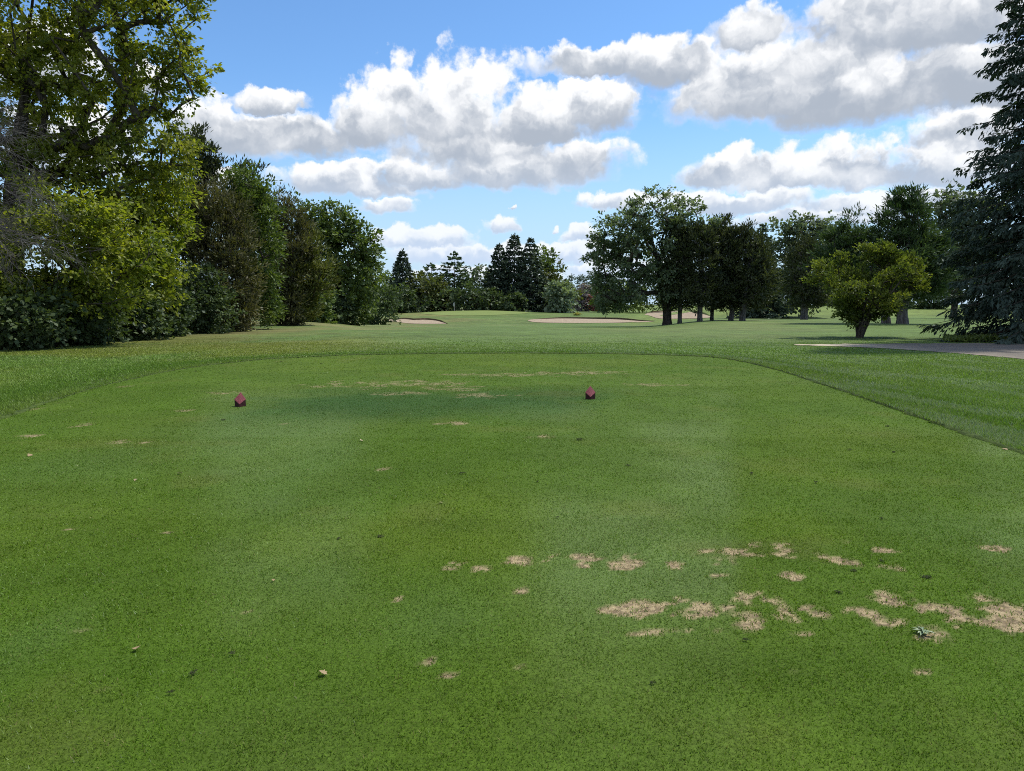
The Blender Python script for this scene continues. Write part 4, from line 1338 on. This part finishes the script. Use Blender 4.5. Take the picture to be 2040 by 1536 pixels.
def leaf_litter():
    m, N = new_mat('dry_leaf')
    o = N.new('ShaderNodeObjectInfo')
    col = N.mix(o.outputs['Random'], (.26, .19, .10, 1), (.38, .31, .19, 1))
    finish(N, principled(N, col, .8, .2))
    rng = np.random.default_rng(5)
    outline = np.array([(0, -1), (.35, -.55), (.8, -.5), (.6, -.1), (1, .25), (.5, .35), (.35, .8), (0, 1.1), (-.35, .8), (-.5, .35), (-1, .25), (-.6, -.1), (-.8, -.5), (-.35, -.55)])
    v = [(0, 0, .1)] + [(x, y, .10 + .22 * (x * x) - .12 * y * y) for x, y in outline]
    v += [(x, y, z - .05) for x, y, z in v]
    n = len(outline)
    f = [(0, i + 1, (i + 1) % n + 1) for i in range(n)] + [(n + 1, n + 2 + (i + 1) % n, n + 2 + i) for i in range(n)]
    f += [(i + 1, n + 2 + i, n + 2 + (i + 1) % n, (i + 1) % n + 1) for i in range(n)]
    first = None
    for px, py, s, lab in [(60, 912, .038, 'pale fallen leaf by itself on the tee, near the edge of the picture'), (358, 948, .034, 'pale fallen leaf on the tee below the nearer marker'),
                           (272, 1303, .026, 'tan curled leaf on the near turf'), (645, 1353, .024, 'small yellowish leaf on the near turf'),
                           (720, 882, .028, 'small pale leaf between the two tee markers'), (270, 962, .020, None), (545, 1165, .014, None),
                           (2002, 900, .04, 'brown leaf caught in the rough at the edge of the tee'), (878, 1008, .02, None),
                           ]:
        g = ground_at(px, py)
        if first is None:
            ob = mesh_py('fallen_leaf', v, f, m)
            first = ob
        else:
            ob = first.copy(); COL.objects.link(ob)
        ob.location = (g[0], g[1], .030 if inside(TEE, g[0], g[1]) else .05)
        ob.scale = (s * .8, s * .8, s * .6)
        ob.rotation_euler = (rng.normal(0, .25), rng.normal(0, .25), rng.random() * 6.28)
        tag(ob, lab or 'tiny pale fallen leaf lying on the tee', 'leaf', 'fallen leaves on the tee')
    # dark clods of soil and clippings
    m, N = new_mat('dark_soil_clod')
    tc = N.new('ShaderNodeTexCoord')
    n = N.noise(tc.outputs['Object'], 3.0, 4.0, .6)
    col = N.mix(N.smooth(n, .35, .65), (.018, .022, .012, 1), (.055, .060, .030, 1))
    finish(N, principled(N, col, .95, .1))
    proto = None
    for px, py, s in [(445, 840, .040), (920, 948, .032), (1497, 948, .03), (1692, 900, .028), (1757, 1039, .024), (757, 1076, .03), (675, 1080, .022), (385, 1352, .024), (1625, 966, .024),
                      (1252, 932, .028), (1155, 880, .05), (1071, 965, .02), (1110, 1037, .018), (462, 1312, .016), (1780, 905, .03), (1768, 853, .034), (1845, 1158, .03), (1670, 1188, .022),
                      (1700, 1145, .022), (1755, 1125, .026), (250, 738, .05), (390, 742, .045), (355, 735, .04),
                      (1540, 728, .05), (640, 726, .045), (560, 722, .05), (340, 1390, .018), (1300, 1372, .016), (1485, 1285, .02)]:
        g = ground_at(px, py)
        if proto is None:
            vv, ff = [], []
            for r in range(26):
                a = rng.normal(0, .55, 3) * [1.2, .8, .25] + [0, 0, .22]
                dr = unit(rng.normal(0, 1, 3) * [1, 1, .35]) * .55
                sd = unit(np.cross(dr, [0, 0, 1])) * .13
                k = len(vv)
                vv += [a - dr + sd, a - dr - sd, a + dr + [0, 0, .1], a + [0, 0, .22]]
                ff += [(k, k + 1, k + 2), (k, k + 3, k + 1), (k + 1, k + 3, k + 2), (k, k + 2, k + 3)]
            proto = mesh_py('soil_clod', vv, ff, m)
            ob = proto
        else:
            ob = proto.copy(); COL.objects.link(ob)
        ob.location = (g[0], g[1], .026)
        ob.scale = (s * .75, s * (.45 + .4 * rng.random()), s * .45)
        ob.rotation_euler = (0, 0, rng.random() * 6.28)
        tag(ob, 'small dark clod of soil and clippings lying on the tee', 'clod', 'dark clods scattered on the tee')


leaf_litter()


def plantain():
    g = ground_at(1838, 1270)
    root = empty('weed', (g[0], g[1], .014))
    tag(root, 'pale-leaved weed growing in a bare patch of the tee', 'weed')
    m, N = new_mat('weed_leaf')
    o = N.new('ShaderNodeObjectInfo')
    finish(N, principled(N, N.mix(o.outputs['Random'], (.10, .16, .07, 1), (.24, .30, .17, 1)), .55, .4))
    rng = np.random.default_rng(8)
    t = np.linspace(0, 1, 6)
    for i in range(15):
        az = i * 2.4 + rng.normal(0, .2); L = .030 + .028 * rng.random(); W = .010 + .005 * rng.random()
        d = np.array([math.cos(az), math.sin(az)]); s_ = np.array([-d[1], d[0]])
        v = []
        for q in t:
            w = W * (math.sin(math.pi * min(1, .08 + q * .92)) ** .8) * .5
            z = .010 + .022 * q * (1 - q) * 1.4 + .003 * (i % 4)
            v += [(*(d * q * L + s_ * w), z + .003), (*(d * q * L), z), (*(d * q * L - s_ * w), z + .003)]
        f = []
        for k in range(5):
            a = k * 3
            f += [(a, a + 1, a + 4, a + 3), (a + 1, a + 2, a + 5, a + 4)]
        mesh_py('leaf', v, f, m, root, True)


plantain()


def flagstick():
    g = ground_at(905, 622.3)
    bx = at(905, HORIZON, 188)[0]
    b = np.array([bx, 188.0, float(terrain(bx, 188.0)) + .04])
    root = empty('flagstick', b)
    tag(root, 'thin flagstick with a small white flag on the green', 'flagstick')
    m, N = new_mat('white_pole')
    finish(N, principled(N, (.55, .55, .55, 1), .4, .4))
    v, f = tubes([((0, 0, -.1), (0, 0, 2.25), .035, .03)], 8)
    mesh_arrays('pole', v, f, 4, m, root, smooth=True)
    m, N = new_mat('white_flag')
    finish(N, principled(N, (.8, .8, .82, 1), .7, .2))
    vs, fs = [], []
    nx = 8
    for i in range(nx + 1):
        for z in (1.45, 2.25):
            s = i / nx
            vs += [(-.03 - .16 * s, .05 * math.sin(s * 5), z - .35 * s), (-.03 - .16 * s, .012 + .05 * math.sin(s * 5), z - .35 * s)]
    for i in range(nx):
        a = i * 4
        fs += [(a, a + 4, a + 6, a + 2), (a + 1, a + 3, a + 7, a + 5), (a + 2, a + 6, a + 7, a + 3), (a, a + 1, a + 5, a + 4)]
    mesh_py('flag', vs, fs, m, root)


flagstick()


def box_verts(x0, x1, y0, y1, z0, z1):
    return ([(x0, y0, z0), (x1, y0, z0), (x1, y1, z0), (x0, y1, z0), (x0, y0, z1), (x1, y0, z1), (x1, y1, z1), (x0, y1, z1)],
            [(3, 2, 1, 0), (4, 5, 6, 7), (0, 1, 5, 4), (1, 2, 6, 5), (2, 3, 7, 6), (3, 0, 4, 7)])


def white_bench():
    bx = at(765, HORIZON, 170)[0]
    b = np.array([bx, 170.0, float(terrain(bx, 170.0))])
    root = empty('bench', b)
    tag(root, 'small white bench on the bank near the lone spruce', 'bench')
    m, N = new_mat('white_paint')
    n = N.noise(N.new('ShaderNodeTexCoord').outputs['Object'], 8.0, 3.0)
    finish(N, principled(N, N.mix(n, (.62, .62, .6, 1), (.8, .8, .78, 1)), .6, .3))
    for y in (-.2, .05):
        v, f = box_verts(-.65, .65, y, y + .2, .40, .46); mesh_py('seat_board', v, f, m, root)
    for x in (-.5, .42):
        v, f = box_verts(x, x + .08, -.18, .2, -.05, .398); mesh_py('leg', v, f, m, root)


white_bench()


def yellow_plant():
    bx = at(1150, HORIZON, 172)[0]
    b = np.array([bx, 172.0, float(terrain(bx, 172.0))])
    root = empty('flowering_plant', b)
    tag(root, 'low clump of yellow flowers beyond the long bunker', 'plant')
    ylw = leaf_mat('yellow_petals', (.30, .24, .03), (.50, .42, .06), .2)
    rng = np.random.default_rng(3)
    n = 240
    P = rng.normal(0, 1, (n, 3)) * [.45, .3, .14] + [0, 0, .42]
    v, f = leaf_quads(P, rng.normal(size=(n, 3)), unit(rng.normal(0, .5, (n, 3)) + [0, 0, 1]), np.full(n, .16), np.full(n, .13))
    mesh_arrays('flowers', v, f, 4, ylw, root, attrs={'tint': rng.random(n)})['kind'] = 'stuff'
    P = rng.normal(0, 1, (n, 3)) * [.42, .3, .12] + [0, 0, .15]
    v, f = leaf_quads(P, rng.normal(size=(n, 3)) + [0, 0, 1], unit(rng.normal(0, .5, (n, 3)) + [0, 0, 1]), np.full(n, .24), np.full(n, .09))
    mesh_arrays('leaves', v, f, 4, GREENLEAF, root, attrs={'tint': rng.random(n)})['kind'] = 'stuff'


yellow_plant()


def spruce_skirt():
    """low growth on the path's edge under the huge spruce"""
    rng = np.random.default_rng(9)
    n = 5200
    px = rng.uniform(1880, 2200, n)
    d = 30.0 + rng.random(n) * 3.2 - (px - 1880) * .002
    x = (px - CX) / FPX * d
    h = .08 + .22 * sstep(px, 1890, 1990) * fbm(x * 1.3, d * 1.3, 15, 3)
    P = np.stack([x, d, terrain(x, d) + h * rng.random(n)], 1)
    v, f = leaf_quads(P, rng.normal(0, .7, (n, 3)) + [0, 0, .9], unit(rng.normal(0, .6, (n, 3)) + [0, -.2, 1]), .14 + .12 * rng.random(n), .07 + .03 * rng.random(n))
    o = mesh_arrays('ground_cover', v, f, 4, BRIGHT, attrs={'tint': rng.random(n)})
    tag(o, 'low green weeds growing along the path edge under the huge spruce', 'ground cover', kind='stuff')


spruce_skirt()


# ---------------------------------------------------------------- grass blades
def blade_mat(name):
    m, N = new_mat(name)
    col = attr(N, 'blade', 'Color')
    d = N.new('ShaderNodeBsdfDiffuse'); N.put(d.inputs[0], col)
    tr = N.new('ShaderNodeBsdfTranslucent'); N.put(tr.inputs[0], N.mix(1.0, col, (1.15, 1.2, .6, 1), 'MULTIPLY'))
    mx = N.new('ShaderNodeMixShader'); mx.inputs[0].default_value = .30
    N.l.new(d.outputs[0], mx.inputs[1]); N.l.new(tr.outputs[0], mx.inputs[2])
    g = N.new('ShaderNodeBsdfGlossy'); g.inputs['Roughness'].default_value = .42
    g.inputs['Color'].default_value = (.75, .8, .85, 1)
    mg = N.new('ShaderNodeMixShader'); mg.inputs[0].default_value = .012
    N.l.new(mx.outputs[0], mg.inputs[1]); N.l.new(g.outputs[0], mg.inputs[2])
    finish(N, mg.outputs[0])
    return m


BLADE = blade_mat('grass_blade')


def scatter(rng, y0, y1, per_m2, half=.80, side=1.6):
    w = y1 * half + side
    n = int((y1 - y0) * 2 * w * per_m2)
    x = rng.uniform(-w, w, n); y = rng.uniform(y0, y1, n)
    k = np.abs(x) < y * half + side
    return x[k], y[k]


def blades(x, y, z, h, w, col, rng, lean=.8):
    n = len(x)
    az = rng.random(n) * 6.283
    s = np.stack([np.cos(az), np.sin(az), np.zeros(n)], 1)
    la = rng.random(n) * 6.283
    ln = (rng.random(n) ** .7) * lean * h
    p = np.stack([x, y, z], 1)
    t = p + np.stack([np.cos(la) * ln, np.sin(la) * ln, h * (1 - .25 * rng.random(n))], 1)
    v = np.stack([p - s * w[:, None] * .5, p + s * w[:, None] * .5, t], 1).reshape(-1, 3)
    return v, np.arange(3 * n).reshape(-1, 3), col


def tee_grass():
    rng = np.random.default_rng(21)
    V, F, Cc, off = [], [], [], 0
    for y0, y1, dens, h, w in [(1.7, 3.2, 15500, .0145, .0050), (3.2, 5.2, 10500, .0145, .0064), (5.2, 8.5, 4600, .014, .0095), (8.5, 14, 1600, .013, .016), (14, 24, 440, .013, .03)]:
        x, y = scatter(rng, y0, y1, dens, .76, .9)
        k = inside(TEE, x, y)
        x, y = x[k], y[k]
        bare = tee_bare(x, y)
        dead = rng.random(len(x)) < bare
        keep = ~dead | (rng.random(len(x)) < .35)
        x, y, dead = x[keep], y[keep], dead[keep]
        n = len(x)
        c = tee_colour(x, y) * (1.0 + .80 * (rng.random(n) - .42))[:, None] * np.array([1.36, 1.50, 0.92])
        straw = rng.random(n) < .05
        c[straw] = c[straw] * .4 + np.array([.24, .20, .085]) * .6
        tuft_ = dead & (rng.random(n) < .38)
        dead = dead & ~tuft_
        c[dead] = np.array([.44, .365, .20]) * (.5 + .6 * rng.random(dead.sum()))[:, None]
        hh = h * (.55 + .8 * rng.random(n)) * np.where(dead, .45, 1) * (.75 + .6 * fbm(x / .16, y / .16, 81, 2))
        v, f, c = blades(x, y, .008 + .012 * fbm(x / 1.5, y / 1.5, 61, 2), hh, w * (.7 + .6 * rng.random(n)), c, rng, 1.1)
        V.append(v); F.append(f + off); Cc.append(c); off += len(v)
    o = mesh_arrays('tee_grass', np.concatenate(V), np.concatenate(F), 3, BLADE, attrs={'blade': np.concatenate(Cc)})
    tag(o, 'short dense grass blades covering the tee', 'grass', kind='stuff')


def rough_grass():
    rng = np.random.default_rng(22)
    V, F, Cc, off = [], [], [], 0
    for y0, y1, dens, h, w in [(3.5, 9, 3800, .055, .009), (9, 14, 2400, .050, .012), (14, 20, 1000, .046, .02), (20, 30, 360, .042, .032), (30, 44, 110, .04, .05)]:
        x, y = scatter(rng, y0, y1, dens, .80, 1.0)
        d = tee_distance(x, y)
        k = (d < .04 * (vnoise(x * 5, y * 5, 6) - .6))
        k &= rng.random(len(x)) > sstep(y, 22, 43) * .97
        x, y, d = x[k], y[k], d[k]
        kp = keep_off_path(x, y)
        x, y, d = x[kp], y[kp], d[kp]
        n = len(x)
        c = turf_colour(x, y) * (1.0 + .9 * (rng.random(n) - .38))[:, None] * np.array([1.62, 1.68, 1.30])
        row = x * .98 + y * .19
        pale = rng.random(n) < (.10 + .55 * sstep(fbm(row / .55, (y * .98 - x * .19) / 2.5, 92, 3), .46, .66)) * sstep(x, -2, 6)
        c[pale] = c[pale] * .35 + np.array([.26, .32, .22]) * .65
        tuft = .55 + .9 * fbm(x / .35, y / .35, 91, 3)
        hh = h * (.55 + .7 * rng.random(n)) * tuft * (1 - .62 * sstep(y, 18, 40))
        zz = terrain(x, y) - .004 + .036 * sstep(d, -1.5, -.1)
        v, f, c = blades(x, y, zz, hh, w * (.7 + .6 * rng.random(n)), c, rng, 1.0)
        V.append(v); F.append(f + off); Cc.append(c); off += len(v)
    o = mesh_arrays('rough_grass', np.concatenate(V), np.concatenate(F), 3, BLADE, attrs={'blade': np.concatenate(Cc)})
    tag(o, 'longer tufted grass of the rough around the tee', 'grass', kind='stuff')


PATH_POLY = [tuple(ground_at(*p)[:2]) for p in [(1600, 687), (1720, 685.4), (1850, 684.6), (2040, 683.6), (2200, 684), (2500, 690),
                                                (2500, 762), (2200, 731), (2040, 716), (1950, 708), (1850, 700), (1745, 693.4), (1655, 690)]]


def keep_off_path(x, y):
    j = (vnoise(x * 3, y * 3, 8) - .5) * .3
    return ~inside(PATH_POLY, x + j, y + j)


tee_grass()
rough_grass()
